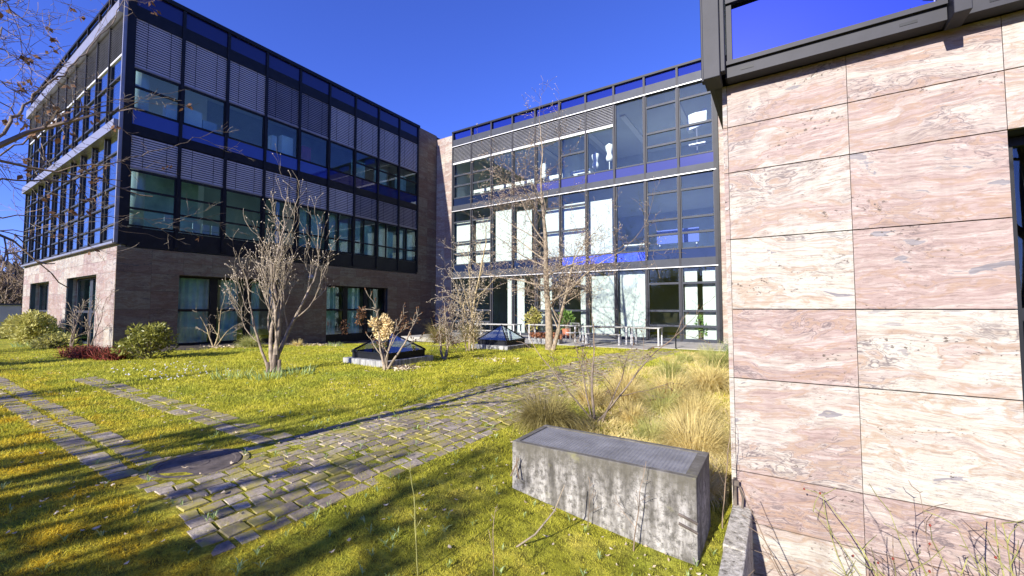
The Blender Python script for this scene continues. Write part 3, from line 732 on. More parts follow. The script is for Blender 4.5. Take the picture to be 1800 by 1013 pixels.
cb=thing('vent_box','long concrete vent box with a perforated metal grating on top, standing in the front lawn','vent box',(-1.41,3.82,-.4))
x0,x1,y0,y1,zt=-2.24,-.57,3.49,4.18,.2
q=MB(); wl=.055
q.box(x0,x1,y0,y0+wl,-.75,zt); q.box(x0,x1,y1-wl,y1,-.75,zt); q.box(x0,x0+wl,y0+wl,y1-wl,-.75,zt); q.box(x1-wl*1.6,x1,y0+wl,y1-wl,-.75,zt)
q.build('body','concrete',cb,bevel=.006)
q=MB(); gx0,gx1,gy0,gy1=x0+wl,x1-wl*1.6,y0+wl,y1-wl; zg=zt-.012
n1=46; n2=20
for i in range(n1+1):
    x=gx0+(gx1-gx0-.012)*i/n1; q.box(x,x+.014,gy0,gy1,zg-.025,zg)
for j in range(n2+1):
    y=gy0+(gy1-gy0-.009)*j/n2; q.box(gx0,gx1,y,y+.013,zg-.0225,zg+.0025)
q.build('grating','grating_metal',cb)
q=MB(); q.box(gx0,gx1,gy0,gy1,-.3,-.28); q.build('inner_floor','dark_interior',cb)
for zz_ in (-.12,-.19):
    q=MB(); q.tube([(-.70,3.47,zz_+.03),(-.62,3.475,zz_+.005),(-.565,3.48,zz_-.015)],[.011]*3,6); q.build('hook','iron',cb)
bk=thing('wall_bracket','black iron bracket at the lower left corner of the near stone wall','bracket',(-.40,4.66,-.4))
q=MB(); q.box(-.425,-.395,4.60,4.695,-.44,-.16); q.box(-.43,-.37,4.58,4.6,-.2,-.15); q.build('plate','iron',bk)
q=MB(); q.tube([(-.37,4.6,-.2),(-.34,4.59,-.3),(-.35,4.6,-.42)],[.01]*3,6); q.build('rod','iron',bk)
bk=thing('wall_bracket','small iron bracket on the stone wall at the right edge by the rose stems','bracket',(1.52,4.66,-.5))
q=MB(); q.box(1.49,1.56,4.63,4.695,-.58,-.30); q.build('plate','iron',bk)
q=MB(); q.tube([(1.50,4.62,-.4),(1.42,4.6,-.47),(1.40,4.6,-.45)],[.01]*3,6); q.build('rod','iron',bk)
# manhole
mh=thing('manhole_cover','round dark iron manhole cover ringed by concrete where the paths meet','manhole',(-4.75,1.80,0))
q=MB(); q.lathe(-4.75,1.80,[(.43,-.05),(.43,.002),(.42,.008),(.375,.010),(.37,.004),(.37,-.02)],40); q.f.pop(); q.c.pop(); q.build('rim','paver',mh)
q=MB(); q.lathe(-4.75,1.80,[(.36,-.03),(.36,.006),(.35,.011),(.31,.011),(.30,.007),(.10,.008),(.09,.012),(.0,.012)],40); q.build('lid','iron',mh)
# skylights
def skylight(x0,x1,y0,y1,h,label):
    cx,cy=(x0+x1)/2,(y0+y1)/2; t=thing('pyramid_skylight',label,'skylight',(cx,cy,0),'glass pyramid skylights in the lawn')
    q=MB(); q.box(x0,x1,y0,y1,-.3,.15); q.build('plinth','concrete_pale',t,bevel=.01)
    a=.17; bx0,bx1,by0,by1=x0+a,x1-a,y0+a,y1-a
    q=MB(); q.box(bx0,bx1,by0,by0+.06,.15,.30); q.box(bx0,bx1,by1-.06,by1,.15,.30); q.box(bx0,bx0+.06,by0+.06,by1-.06,.15,.30); q.box(bx1-.06,bx1,by0+.06,by1-.06,.15,.30)
    q.box(bx0-.02,bx1+.02,by0-.02,by0+.04,.30,.335); q.box(bx0-.02,bx1+.02,by1-.04,by1+.02,.30,.335); q.box(bx0-.02,bx0+.04,by0+.04,by1-.04,.30,.335); q.box(bx1-.04,bx1+.02,by0+.04,by1-.04,.30,.335)
    q.build('curb_frame','dark_metal',t)
    ap=(cx,cy,h); cs=[(bx0,by0,.335),(bx1,by0,.335),(bx1,by1,.335),(bx0,by1,.335)]
    q=MB()
    for c_ in cs: q.tube([c_,ap],[.03,.022],6)
    q.build('rib','dark_metal',t)
    for i in range(4):
        q=MB(); n=len(q.v); q.v+=[cs[i],cs[(i+1)%4],ap]; q.f.append((0,1,2)); q.c.append(None); q.build('pane','glass_roof',t)
    q=MB(); q.box(bx0+.06,bx1-.06,by0+.06,by1-.06,.155,.165); q.build('inner_floor','white_paint',t)
skylight(-10.1,-8.35,7.15,8.85,.84,'larger glass pyramid skylight on a concrete plinth, behind the shrub with cream flower heads')
skylight(-9.75,-8.1,12.35,13.95,.86,'farther glass pyramid skylight on a concrete plinth, left of the tall bare tree')

# tables and benches on the terrace
def table(x,y,L,W,H,label,cat,name,grp,rot=0):
    z=-.07; t=thing(name,label,cat,(x,y,z),grp)
    q=MB()
    ns=5 if W>.5 else 3; sw=W/ns
    for i in range(ns): q.box(x-L/2,x+L/2,y-W/2+i*sw+.008,y-W/2+(i+1)*sw-.008,z+H-.035,z+H)
    q.build('seat' if 'bench' in name else 'tabletop','table_wood',t)
    for sx in (-1,1):
        for sy in (-1,1):
            xx=x+sx*(L/2-.06); yy=y+sy*(W/2-.05); q=MB(); q.box(xx-.028,xx+.028,yy-.028,yy+.028,z,z+H-.037); q.build('leg','table_white',t)
    q=MB(); q.box(x-L/2+.09,x+L/2-.09,y-.02,y+.02,z+H-.08,z+H-.038); q.build('rail','table_white',t)
    t.rotation_euler.z=rot
    return t
simple('table_wood',(.42,.41,.38),.7,0,.15,6); simple('table_white',(.48,.48,.48),.5,0,.05)
table(-6.55,18.05,2.1,.75,.76,'long pale table in front of the white curtained window, right of the tall bare tree','table','garden_table','tables on the terrace')
table(-4.75,17.95,1.2,.7,.76,'short pale table at the right end of the terrace, before the dark window','table','garden_table','tables on the terrace')
table(-6.5,17.45,1.6,.32,.46,'pale bench in front of the long table right of the tall bare tree','bench','garden_bench','benches on the terrace')
table(-12.3,17.7,2.6,.75,.76,'long pale table on the left of the terrace, left of the farther pyramid','table','garden_table','tables on the terrace')
table(-9.3,18.3,2.6,.7,.76,'long pale table behind the farther pyramid skylight and the flower trough','table','garden_table','tables on the terrace')
table(-12.1,17.05,2.2,.32,.46,'pale bench in front of the table on the left of the terrace','bench','garden_bench','benches on the terrace')
ch=thing('garden_chair','thin metal armchair beside the tall tree on the terrace','chair',(-8.0,17.6,-.07))
q=MB(); q.box(-8.25,-7.8,17.4,17.85,.36,.39); q.build('seat','table_white',ch)
q=MB(); q.tube([(-8.25,17.85,.37),(-8.27,17.9,.8),(-7.82,17.9,.8),(-7.8,17.85,.37)],[.014]*4,6); q.tube([(-8.25,17.4,.37),(-8.25,17.4,.6),(-8.26,17.88,.62)],[.012]*3,6); q.tube([(-7.8,17.4,.37),(-7.8,17.4,.6),(-7.81,17.88,.62)],[.012]*3,6); q.build('frame','table_white',ch)
for (a_,b_) in ((-8.25,17.4),(-7.8,17.4),(-8.25,17.85),(-7.8,17.85)):
    q=MB(); q.tube([(a_,b_,-.07),(a_,b_,.37)],[.014]*2,6); q.build('leg','table_white',ch)
lp=thing('garden_light','short dark post light at the right end of the terrace','post light',(-3.45,17.2,-.07))
q=MB(); q.cyl(-3.45,17.2,-.07,.33,.025,n=8); q.build('post','dark_metal',lp); q=MB(); q.cyl(-3.45,17.2,.33,.40,.05,n=10); q.build('lamp_head','dark_metal',lp)
an=thing('roof_antenna','small antenna mast on the roof at the left end of the glass wing','antenna',(-17.3,22.5,12.6))
q=MB(); q.cyl(-17.3,22.5,12.6,14.3,.03,n=6); q.build('mast','light_metal',an); q=MB(); q.box(-17.55,-17.05,22.48,22.52,14.0,14.04); q.box(-17.4,-17.37,22.48,22.52,13.8,14.3); q.build('crossbar','light_metal',an)
hut=thing('utility_box','low grey box at the far left edge beyond the office wing','box',(-46,5.5,0))
q=MB(); q.box(-48,-44.6,5.0,6.6,0,1.7); q.build('body','plaster',hut); q=MB(); q.box(-48.1,-44.5,4.9,6.7,1.7,1.82); q.build('lid','grey_metal',hut)
#PLANTS
# ---------- woody plants ----------
def perp(d):
    a=Vector((random.gauss(0,1),random.gauss(0,1),random.gauss(0,1))); a-=a.dot(d)*d; return a.normalized()
class Wood:
    def __init__(s): s.thick=[]; s.thin=[]; s.tips=[]
    def limb(s,p,d,L,r,lv,P):
        n=max(3,int(L/P.get('seg',.14))+1); n=min(n,9); pts=[Vector(p)]; rad=[r]; d=Vector(d).normalized(); st=L/(n-1); end=r*P.get('taper',.55)
        if lv>=P['levels']: end=max(P['rmin']*.8,r*.4)
        for i in range(1,n):
            d=(d+perp(d)*P['gnarl']*(.6+.5*lv)*.5+Vector((0,0,P['up'][min(lv,len(P['up'])-1)]))*.12).normalized()
            pts.append(pts[-1]+d*st); rad.append(r+(end-r)*i/(n-1))
        (s.thick if lv<=P.get('thick',1) else s.thin).append((pts,rad))
        if lv>=P['levels']: s.tips.append((pts[-1],d)); return
        k=P['kids'][min(lv,len(P['kids'])-1)]; k=int(k)+(random.random()<k-int(k))
        for c in range(k):
            t=P.get('start',.25)+(1-P.get('start',.25))*(c+random.random())/k; f=t*(n-1); i=min(int(f),n-2); q=pts[i].lerp(pts[i+1],f-i); rr=(rad[i]+(rad[i+1]-rad[i])*(f-i))
            dd=(pts[i+1]-pts[i]).normalized(); ang=math.radians(random.uniform(*P['ang']))
            nd=dd*math.cos(ang)+perp(dd)*math.sin(ang)
            s.limb(q,nd,L*P['ratio']*random.uniform(.65,1.15)*(1.15-.45*t),max(P['rmin'],rr*P.get('rr',.55)),lv+1,P)
        s.limb(pts[-1],d+perp(d)*.2,L*P['ratio']*random.uniform(.8,1.1),max(P['rmin'],end*.9),lv+1,P)
def woody(name,label,cat,base,stems,P,mats,group=None,buds=None,budsize=.012,seed=1,parts=('trunk','crown')):
    st=random.getstate(); random.seed(seed)
    t=thing(name,label,cat,base,group); W=Wood()
    for (off,d,L,r) in stems: W.limb(Vector(base)+Vector(off),d,L,r,0,P)
    q=MB()
    for pts,rad in W.thick: q.tube(pts,rad,8 if rad[0]>.03 else 6)
    q.build(parts[0],mats[0],t,smooth=True)
    q=MB()
    for pts,rad in W.thin: q.tube(pts,rad,4 if rad[0]>.008 else 3)
    q.build(parts[1],mats[1],t)
    if buds:
        q=MB()
        for p,d in W.tips:
            if random.random()<.75:
                a=perp(d)*budsize*.45; b_=d.cross(a); n=len(q.v); e=p+d*budsize*1.6; m_=p+d*budsize*.5
                q.v+=[tuple(p),tuple(m_+a),tuple(m_+b_),tuple(m_-a),tuple(m_-b_),tuple(e)]
                for i in range(4):
                    k0,k1=n+1+i,n+1+(i+1)%4; q.f+=[(n,k1,k0),(n+5,k0,k1)]; q.c+=[None,None]
        q.build('buds',buds,t)
    random.setstate(st); return t
# multi-stem magnolia on the left lawn
B=(-10.02,5.22,-.03)
st=[((0,0,0),(-.20,.10,1),1.85,.055),((.05,.04,0),(-.04,-.06,1),2.15,.062),((-.03,.03,0),(.10,.10,1),2.05,.053),((.08,.02,0),(.17,.15,1),1.6,.042),((-.05,-.03,0),(-.36,-.15,1),1.5,.035)]
woody('magnolia_tree','multi-stemmed bare tree with upright knobbly branches on the left lawn','tree',B,st,
 dict(levels=4,gnarl=.34,up=[.5,2.6,2.6,2.2,1.6],kids=[3,2.8,2.3,1.9],ang=(22,48),ratio=.66,rmin=.0038,rr=.52,thick=1,start=.45,seg=.14),('bark_mid','twig_pale'),buds='bud',budsize=.026,seed=11)
q=MB()
for a,b_,h in ((.13,-.02,.42),(.2,.06,.3),(.05,-.12,.25)): q.cyl(B[0]+a,B[1]+b_,-.05,h,.05,.035,8)
o=q.build('tree_stump','bark'); tag(o,'short cut dark stubs at the foot of the multi-stemmed tree','stump'); origin_to(o,(B[0]+.13,B[1],0))
# tall tree before the glass wing
B=(-7.13,13.6,-.1)
st=[((0,0,0),(-.07,.03,1),5.9,.15),((.14,.0,.0),(.26,.05,1),3.4,.085)]
woody('bare_tree','tall bare tree with a forked pale trunk standing in front of the glass wing','tree',B,st,
 dict(levels=4,gnarl=.22,up=[.9,.14,.2,.2,.2],kids=[14,6,4.2,2.8],ang=(40,74),ratio=.52,rmin=.0055,rr=.36,thick=1,start=.24,seg=.3,taper=.3),('bark_pale','twig'),buds='bud',budsize=.028,seed=14)
# upright shrub tree between the skylights
B=(-9.21,11.57,-.02)
st=[((0,0,0),(-.12,0,1),3.3,.05),((.08,.1,0),(.05,.1,1),2.5,.036),((-.1,0,0),(-.3,0,1),1.7,.03),((.1,-.1,0),(.3,-.2,1),1.3,.026)]
woody('slender_tree','slender upright bare tree with yellowish twigs, between the two pyramid skylights','tree',B,st,
 dict(levels=4,gnarl=.38,up=[.6,.4,.1,0,0],kids=[5,3.4,2.6,2],ang=(25,70),ratio=.50,rmin=.006,rr=.5,thick=1,start=.15,seg=.2),('bark_golden','twig_pale'),seed=8,buds='bud',budsize=.03)
B=(-8.35,9.3,-.02)
st=[((0,0,0),(-.75,.1,1),.75,.038),((.05,0,0),(.30,.1,1),.9,.036),((.0,.05,0),(-.1,.3,1),.9,.03),((-.03,0,0),(.75,-.2,.9),.5,.025)]
woody('bare_shrub','low gnarled bare shrub with drooping twigs to the right of the larger skylight','shrub',B,st,
 dict(levels=4,gnarl=.55,up=[.4,.1,-.3,-.5],kids=[2.2,2.6,2.6,2.2],ang=(30,75),ratio=.72,rmin=.005,rr=.6,thick=1,start=.35,seg=.12),('bark_pale','twig_pale'),seed=31,buds='leaf_brown',budsize=.03)
# shrub with cream flower heads
B=(-8.13,6.95,-.02)
st=[((0,0,0),(-.85,.05,1),1.0,.034),((.03,0,0),(.75,.4,1),.95,.034),((0,.04,0),(-.15,.2,1),.9,.028),((.02,-.03,0),(.25,-.1,1),.6,.024),((-.02,0,0),(-.45,.35,1),.8,.024)]
fs=woody('flowering_shrub','bare spreading shrub with a big cream dried flower head, in front of the larger skylight','shrub',B,st,
 dict(levels=3,gnarl=.42,up=[.35,.7,.4,.2],kids=[1.6,2,2],ang=(25,60),ratio=.6,rmin=.007,rr=.65,thick=1,start=.4,seg=.12),('bark_pale','twig_pale'),seed=4,buds='leaf_brown',budsize=.05)
def fluff(mb,c,rx,ry,rz,n,s,flat=.35):
    for _ in range(n):
        v=np.array([random.gauss(0,1) for _ in range(3)]); v/=np.linalg.norm(v)+1e-9; rr=random.random()**.45
        p=Vector((c[0]+v[0]*rx*rr,c[1]+v[1]*ry*rr,c[2]+v[2]*rz*rr)); d=(Vector(v.tolist())+Vector((random.gauss(0,.5),random.gauss(0,.5),random.gauss(0,.5)))).normalized(); a=perp(d)*s*flat; e=d*s
        mb.quad(tuple(p-e*.2),tuple(p+e*.4+a),tuple(p+e),tuple(p+e*.4-a))
q=MB()
for k in range(9):
    a=random.uniform(0,6.28); rr=random.uniform(.05,.26); fluff(q,(-8.6+rr*math.cos(a)*1.3,7.2+rr*math.sin(a),1.02+random.uniform(-.2,.22)),.12,.12,.17,170,.06,.3)
q.build('flower_head','cream_flower',fs)
for c_ in ((-9.35,7.1,1.2),(-9.2,7.05,1.4),(-9.7,6.9,1.0),(-8.1,7.45,1.15)):
    q=MB(); fluff(q,c_,.12,.12,.2,90,.05,.4); q.build('dry_flower_head','leaf_brown',fs)
# leafless plants beside the path / grasses
B=(-2.42,6.09,-.25)
st=[((0,0,0),(-.75,-.05,1),1.15,.016),((.03,0,0),(.75,.35,1),1.3,.018),((0,0,0),(.02,.1,1),1.0,.026),((-.03,0,0),(-.25,.2,1),.9,.014),((.1,.05,0),(.35,-.1,1),.8,.018)]
woody('bare_shrub','thin bare shrub with long arching stems among the golden grasses behind the vent box','shrub',B,st,
 dict(levels=3,gnarl=.28,up=[.1,.35,.1,0],kids=[2.2,2.4,2],ang=(25,60),ratio=.52,rmin=.0035,rr=.5,thick=0,start=.35,seg=.12),('bark','twig'),seed=17,buds='leaf_brown',budsize=.022)
B=(-18.0,7.2,-.05)
st=[((0,0,0),(-.35,-.1,1),.8,.03),((0,0,0),(.12,.3,1),1.1,.032),((.04,0,0),(.3,.5,.9),.8,.022)]
woody('young_tree','small bare sapling with a bent golden stem left of the magnolia','sapling',B,st,
 dict(levels=3,gnarl=.35,up=[.2,.3,.1,0],kids=[2,2.5,2],ang=(30,60),ratio=.6,rmin=.008,rr=.55,thick=1,start=.35,seg=.15),('bark_golden','twig_pale'),seed=23)
for i,(B,lab) in enumerate((((-21.6,4.1,0),'crooked bare sapling between the two sunlit windows at the left end'),((-19.9,4.2,0),'thin upright bare sapling against the sunlit stone corner'))):
    st=[((0,0,0),(-.3+.3*i,0,1),1.0,.028),((0,0,0),(.35,0,1),1.0,.02),((.1,0,0),(.1,.1,1),1.2,.018)]
    woody('young_tree',lab,'sapling',B,st,dict(levels=3,gnarl=.3,up=[.4,.5,.3],kids=[2,2,2],ang=(20,50),ratio=.6,rmin=.007,rr=.6,thick=1,start=.3,seg=.15),('bark','twig_pale'),'saplings at the corner of the office wing',seed=40+i)
# ---------- leafy shrubs ----------
def leafshrub(name,label,cat,base,rx,ry,rz,n,ls,mat,seed,lobes=7,stemmat='bark',group=None):
    st=random.getstate(); random.seed(seed); t=thing(name,label,cat,base,group); q=MB(); w=MB(); b=Vector(base)
    cs=[]
    for k in range(lobes):
        a=random.uniform(0,6.28); h=random.uniform(.25,1); rr=(random.random()**.6)*(1.05-.5*h); cs.append(Vector((rx*rr*math.cos(a),ry*rr*math.sin(a),rz*h*1.5)))
    for c_ in cs:
        w.tube([b,b+c_*.5+Vector((0,0,-.03)),b+c_],[.018,.012,.006],5)
        for _ in range(n//lobes):
            v=Vector((random.gauss(0,1),random.gauss(0,1),random.gauss(0,1))).normalized(); rr=random.random()**.35
            p=b+c_+Vector((v.x*rx*.34*rr,v.y*ry*.34*rr,v.z*rz*.34*rr)); 
            if p.z<b.z: p.z=b.z+random.uniform(.01,.1)
            d=(v+Vector((0,0,.3))+Vector((random.gauss(0,.4),random.gauss(0,.4),random.gauss(0,.4)))).normalized(); a=perp(d)*ls*.24; s_=ls*random.uniform(.6,1.2); up=d.cross(a).normalized()*s_*.08
            q.quad(tuple(p),tuple(p+d*s_*.5+a+up),tuple(p+d*s_),tuple(p+d*s_*.5-a+up))
    q.build('foliage',mat,t); w.build('stem',stemmat,t,smooth=True); random.setstate(st); return t
leafshrub('evergreen_shrub','glossy dark green leafy shrub at the shaded stone corner of the office wing','shrub',(-15.76,4.6,-.02),.9,.65,.58,1700,.13,'leaf_green',3,22)
leafshrub('evergreen_shrub','yellow-green leafy shrub near the far left window of the office wing','shrub',(-26.2,3.9,-.02),1.6,.9,.8,2600,.17,'leaf_yellow',4,24)
leafshrub('evergreen_shrub','low yellowish bushy plant beneath the larger sunlit window on the left','shrub',(-22.9,4.0,-.02),1.2,.6,.3,900,.15,'leaf_yellow',6,16)
leafshrub('evergreen_shrub','pale yellow mound of leaves at the far left edge of the lawn','shrub',(-32.0,4.0,-.02),2.2,1.2,.5,1500,.2,'leaf_yellow',8,8)
leafshrub('potted_plant_leafy','bright green leafy plant by the glass wing, left of the tall trunk','plant',(-9.5,20.1,.4),.36,.3,.55,300,.2,'leaf_bright',5,7)
leafshrub('potted_plant_leafy','yellowish leafy plant by the glass wing, above the farther pyramid','plant',(-11.4,20.0,.2),.45,.4,.8,450,.2,'leaf_yellow',7,7)
leafshrub('potted_plant_leafy','dark leafy plant behind the bottom right window of the glass wing','plant',(-3.1,21.02,.1),.3,.08,.9,60,.2,'leaf_bright',9,5)
q=MB(); q.lathe(-9.5,20.1,[(.18,-.07),(.24,.4),(.26,.42),(.22,.43)],18); o=q.build('plant_pot','terracotta',smooth=False); tag(o,'terracotta pot under the bright green plant on the terrace','pot'); origin_to(o,(-9.5,20.1,-.07))
ft=thing('flower_trough','trough of rusty orange dried flowers just left of the tall tree trunk','planter',(-8.9,16.55,-.07))
q=MB(); q.box(-9.6,-8.1,16.4,16.75,-.07,.14); q.build('trough','concrete_pale',ft)
q=MB()
for k in range(12): fluff(q,(-9.5+k*.12,16.57,.25+random.uniform(-.03,.06)),.12,.16,.12,70,.07,.5)
q.build('flowers','rust_flower',ft)
# red low shrub
def redshrub(x,y,rx,n,label):
    t=thing('red_twig_shrub',label,'shrub',(x,y,0),'low red-twigged shrubs by the stone corner'); q=MB()
    for i in range(n):
        a=random.uniform(0,6.28); rr=random.random()**.5*rx; bx,by=x+rr*math.cos(a),y+rr*.5*math.sin(a); pts=[Vector((bx,by,-.02))]; d=Vector((random.gauss(0,.5),random.gauss(0,.5),1)).normalized()
        for k in range(4): d=(d+perp(d)*.5).normalized(); pts.append(pts[-1]+d*.10)
        q.tube(pts,[.009,.008,.007,.006,.004],3)
    q.build('twigs','red_twig',t); q=MB(); fluff(q,(x,y,.15),rx,rx*.5,.16,int(n*2.2),.05,.4); q.build('leaves','leaf_brown',t)
redshrub(-18.0,3.75,.95,420,'low dark red twiggy shrub, left of the pair before the sunlit stone corner'); redshrub(-16.75,4.0,.7,300,'low dark red twiggy shrub right beside the glossy green shrub')
# ---------- grass tussocks ----------
def tuss(name,label,x,y,r,h,n,mat,seed,grp='ornamental grasses beside the path',droop=1.15,width=.006,cat='grass clump'):
    rg=np.random.default_rng(seed); z=g(x,y)-.03
    az=rg.uniform(0,2*np.pi,n); rr=np.sqrt(rg.random(n))*r*.22; lean=rg.beta(1.8,1.3,n)*1.3; L=h*rg.uniform(.5,1.25,n)*.98
    px=x+rr*np.cos(az); py=y+rr*np.sin(az); pz=np.full(n,z); S=5; az2=az+rg.normal(0,.35,n)
    wd=width*rg.uniform(.6,1.3,n); sx,sy=-np.sin(az2),np.cos(az2)
    tw=rg.uniform(0,np.pi,n); wx,wy=np.cos(tw),np.sin(tw)
    V=np.zeros((n,2*S-1+0,3)); ang=lean*.35
    for k in range(S):
        w_=wd*(1-k/(S-1))**.6 if k<S-1 else 0*wd
        if k<S-1:
            V[:,2*k]=np.stack([px-wx*w_*.5,py-wy*w_*.5,pz],-1); V[:,2*k+1]=np.stack([px+wx*w_*.5,py+wy*w_*.5,pz],-1)
        else: V[:,2*k]=np.stack([px,py,pz],-1)
        st_=L/(S-1); px=px+np.sin(ang)*np.cos(az2)*st_; py=py+np.sin(ang)*np.sin(az2)*st_; pz=pz+np.cos(ang)*st_
        ang=ang+lean*.62*droop+rg.normal(0,.08,n)
    V[:,:,2]=np.maximum(V[:,:,2],z+.01+.02*rg.random((n,1)))
    if x>-3: V[:,:,0]=np.minimum(V[:,:,0],-.47-.02*rg.random((n,1)))
    m_=2*S-1; F=[]
    base=np.arange(n)*m_
    quads=np.concatenate([np.stack([base+2*k,base+2*k+1,base+2*k+3,base+2*k+2],-1) for k in range(S-2)])
    tris=np.stack([base+2*(S-2),base+2*(S-2)+1,base+2*(S-1)],-1)
    ob=rawmesh(name,V.reshape(-1,3)-np.array([x,y,z]),quads,tris,mat); ob.location=(x,y,z)
    tag(ob,label,cat,grp); return ob
def rawmesh(name,V,quads,tris,mat):
    me=bpy.data.meshes.new(name); nq,nt_=len(quads),len(tris)
    me.vertices.add(len(V)); me.vertices.foreach_set('co',np.asarray(V,dtype=np.float32).ravel())
    me.loops.add(nq*4+nt_*3); me.loops.foreach_set('vertex_index',np.concatenate([np.asarray(quads).ravel(),np.asarray(tris).ravel()]).astype(np.int32))
    me.polygons.add(nq+nt_); me.polygons.foreach_set('loop_start',np.concatenate([np.arange(nq)*4,nq*4+np.arange(nt_)*3]).astype(np.int32))
    me.update(calc_edges=True); me.materials.append(M[mat]); ob=bpy.data.objects.new(name,me); COL.objects.link(ob); return ob
TS=[(-2.72,5.1,.72,.68,3000,'straw_dark','dark olive spiky grass clump at the left end behind the vent box'),
(-2.35,7.3,.75,.72,1500,'straw','golden grass clump just behind the thin bare shrub'),
(-2.75,6.7,.6,.55,1000,'straw','pale golden grass clump left of the thin bare shrub, spilling over the path edge'),
(-1.75,8.2,.75,.7,1400,'straw','golden grass clump right of the thin bare shrub, halfway to the terrace'),
(-1.25,9.3,.8,.75,1300,'straw','tall golden clump against the stone wall corner, third from the near end'),
(-2.1,9.9,.7,.6,1000,'straw_green','greenish straw clump near the path, behind the golden ones'),
(-1.2,7.4,.7,.65,1300,'straw','golden clump beside the stone corner, second from the near end'),
(-.95,5.75,.8,.72,2600,'straw','large yellow grass clump behind the right end of the vent box'),
(-1.55,6.1,.55,.42,900,'straw_green','low greenish tuft between the bare shrub and the large yellow clump'),
(-.72,4.75,.45,.5,900,'straw','narrow yellow clump squeezed between the vent box and the stone corner'),
(-1.35,11.6,.8,.7,900,'straw_green','green-tinged clump along the wall, far behind the golden ones'),
(-2.2,12.2,.6,.45,600,'straw_green','small faded tuft at the path edge, near the terrace'),
(-1.1,14.2,.9,.8,700,'leaf_bright','fresh green tall grass next to the stone corner near the terrace'),
(-2.0,14.6,.7,.5,500,'straw_green','farthest faded tuft beside the end of the path'),
(-1.15,6.6,.7,.6,1300,'straw','golden clump close to the stone corner, just behind the large yellow one'),
(-2.0,6.55,.55,.45,900,'straw','small golden clump right behind the thin bare shrub'),
(-1.7,7.35,.7,.6,1100,'straw_green','mixed green and gold clump in the middle of the grass bed'),
(-2.75,8.6,.6,.5,800,'straw','golden clump hanging over the path edge, far left of the bed')]
for i,(x,y,r_,h,n,mt,lab) in enumerate(TS): tuss('ornamental_grass',lab,x,y,r_,h,n,mt,100+i,width=.0065 if y<8 else .009)
tuss('ornamental_grass','rounded pale yellow grass mound in the bed under the shaded window, left of the magnolia',-17.2,8.1,.8,.6,1100,'straw_green',60,None,width=.013)
tuss('ornamental_grass','small straw tuft in the bed right of the magnolia stems',-17.6,10.2,.5,.35,400,'straw',61,None,width=.013)
tuss('ornamental_grass','tall brown grass clump in the shade below the stone wall, behind the larger skylight',-13.4,14.6,.9,1.15,1100,'straw_dark',62,None,width=.016)
tuss('ornamental_grass','tall brown grass clump in the shade, right of the other and nearer the corner',-12.4,15.6,.9,1.1,1000,'straw_dark',63,None,width=.016)
# iris clumps
for i,(x,y,n,lab) in enumerate(((-9.25,4.75,80,'clump of young green iris leaves at the foot of the multi-stemmed tree'),(-9.3,5.5,60,'small iris clump just right of the multi-stemmed trunk'),(-9.9,4.3,60,'iris leaves nearest the path, left of the multi-stemmed trunk'),(-16.9,11.6,50,'green shoots in the bed below the stone pier'),(-24.6,3.4,60,'green shoots before the far left sunlit window'))):
    tuss('iris_clump',lab,x,y,1.6,.26,n,'iris_leaf',200+i,None,.3,.02,'plant')
# ---------- near stems ----------
B=(1.15,4.25,-1.95)
for i,(x,y,n,lab) in enumerate(((.98,3.75,30,'thorny rose stems in front of the near stone wall, in the lower right corner'),(1.42,4.0,20,'thin rose stems with red hips, rightmost beside the wall bracket'),(.55,3.95,8,'sparse dark rose canes at the left of the thicket on the near wall'))):
    random.seed(300+i); t=thing('rose_bush',lab,'rose bush',(x,y,-1.95),'rose stems before the near stone wall'); q=MB(); th=MB(); hp=MB()
    for k in range(n):
        p=Vector((x+random.uniform(-.25,.25),y+random.uniform(-.12,.12),-1.95)); d=Vector((random.uniform(-.35,.22),random.uniform(-.1,.12),1)).normalized(); pts=[p]; L=random.uniform(1.55,2.35); nn=16; r0=random.uniform(.006,.013)
        for s_ in range(nn):
            d=(d+perp(d)*.10+Vector((-.02 if k%2 else .015,0,-.035*s_/nn*(k%3)))).normalized(); pts.append(pts[-1]+d*L/nn)
            if s_>4:
                pp=pts[-1]; v=(perp(d)+d*.2).normalized(); th.tube([pp,pp+v*random.uniform(.012,.03)],[.004,.001],3)
                if random.random()<.6:
                    v=(perp(d)*.8+Vector((0,0,.6))).normalized(); e=pp+v*random.uniform(.08,.28); q.tube([pp,pp.lerp(e,.5)+perp(d)*.015,e],[.004,.003,.002],3)
                    if random.random()<.12: hp.lathe(e.x,e.y,[(.002,e.z-.008),(.007,e.z-.003),(.007,e.z+.005),(.002,e.z+.011)],6)
        q.tube(pts,[r0*(1-.75*s_/nn) for s_ in range(nn+1)],6)
    q.build('stem','green_stem' if i<2 else 'twig',t,smooth=True); th.build('thorn','twig',t)
    if hp.v: hp.build('rose_hip','red_twig',t)
random.seed(55)
def sap(x,y,h,lab,r=.006,seed=1,mat='twig',kids=3,lean=(0,0)):
    z=g(x,y); woody('seedling',lab,'seedling',(x,y,z),[((0,0,-.05),(lean[0],lean[1],1),h,r)],dict(levels=2,gnarl=.2,up=[.3,.5,.3],kids=[kids,2],ang=(30,60),ratio=.38,rmin=.0022,rr=.5,thick=0,start=.45,seg=.06),(mat,mat),None,seed=seed,parts=('stem','twigs'))
sap(-1.02,3.36,.5,'small bare seedling before the right half of the vent box',.006,3)
sap(-1.42,3.40,.3,'tiny bare seedling before the middle of the vent box',.004,4)
sap(-2.05,2.05,.55,'thin pale upright shoot in the foreground lawn at the bottom of the picture',.005,5,'green_stem',1)
sap(-1.62,2.3,.42,'thin dark shoot in the foreground lawn, right of the pale one',.004,6,'twig',1)
sap(-.48,4.2,.75,'bare seedling in the dark gap between the vent box and the kerb',.006,8)
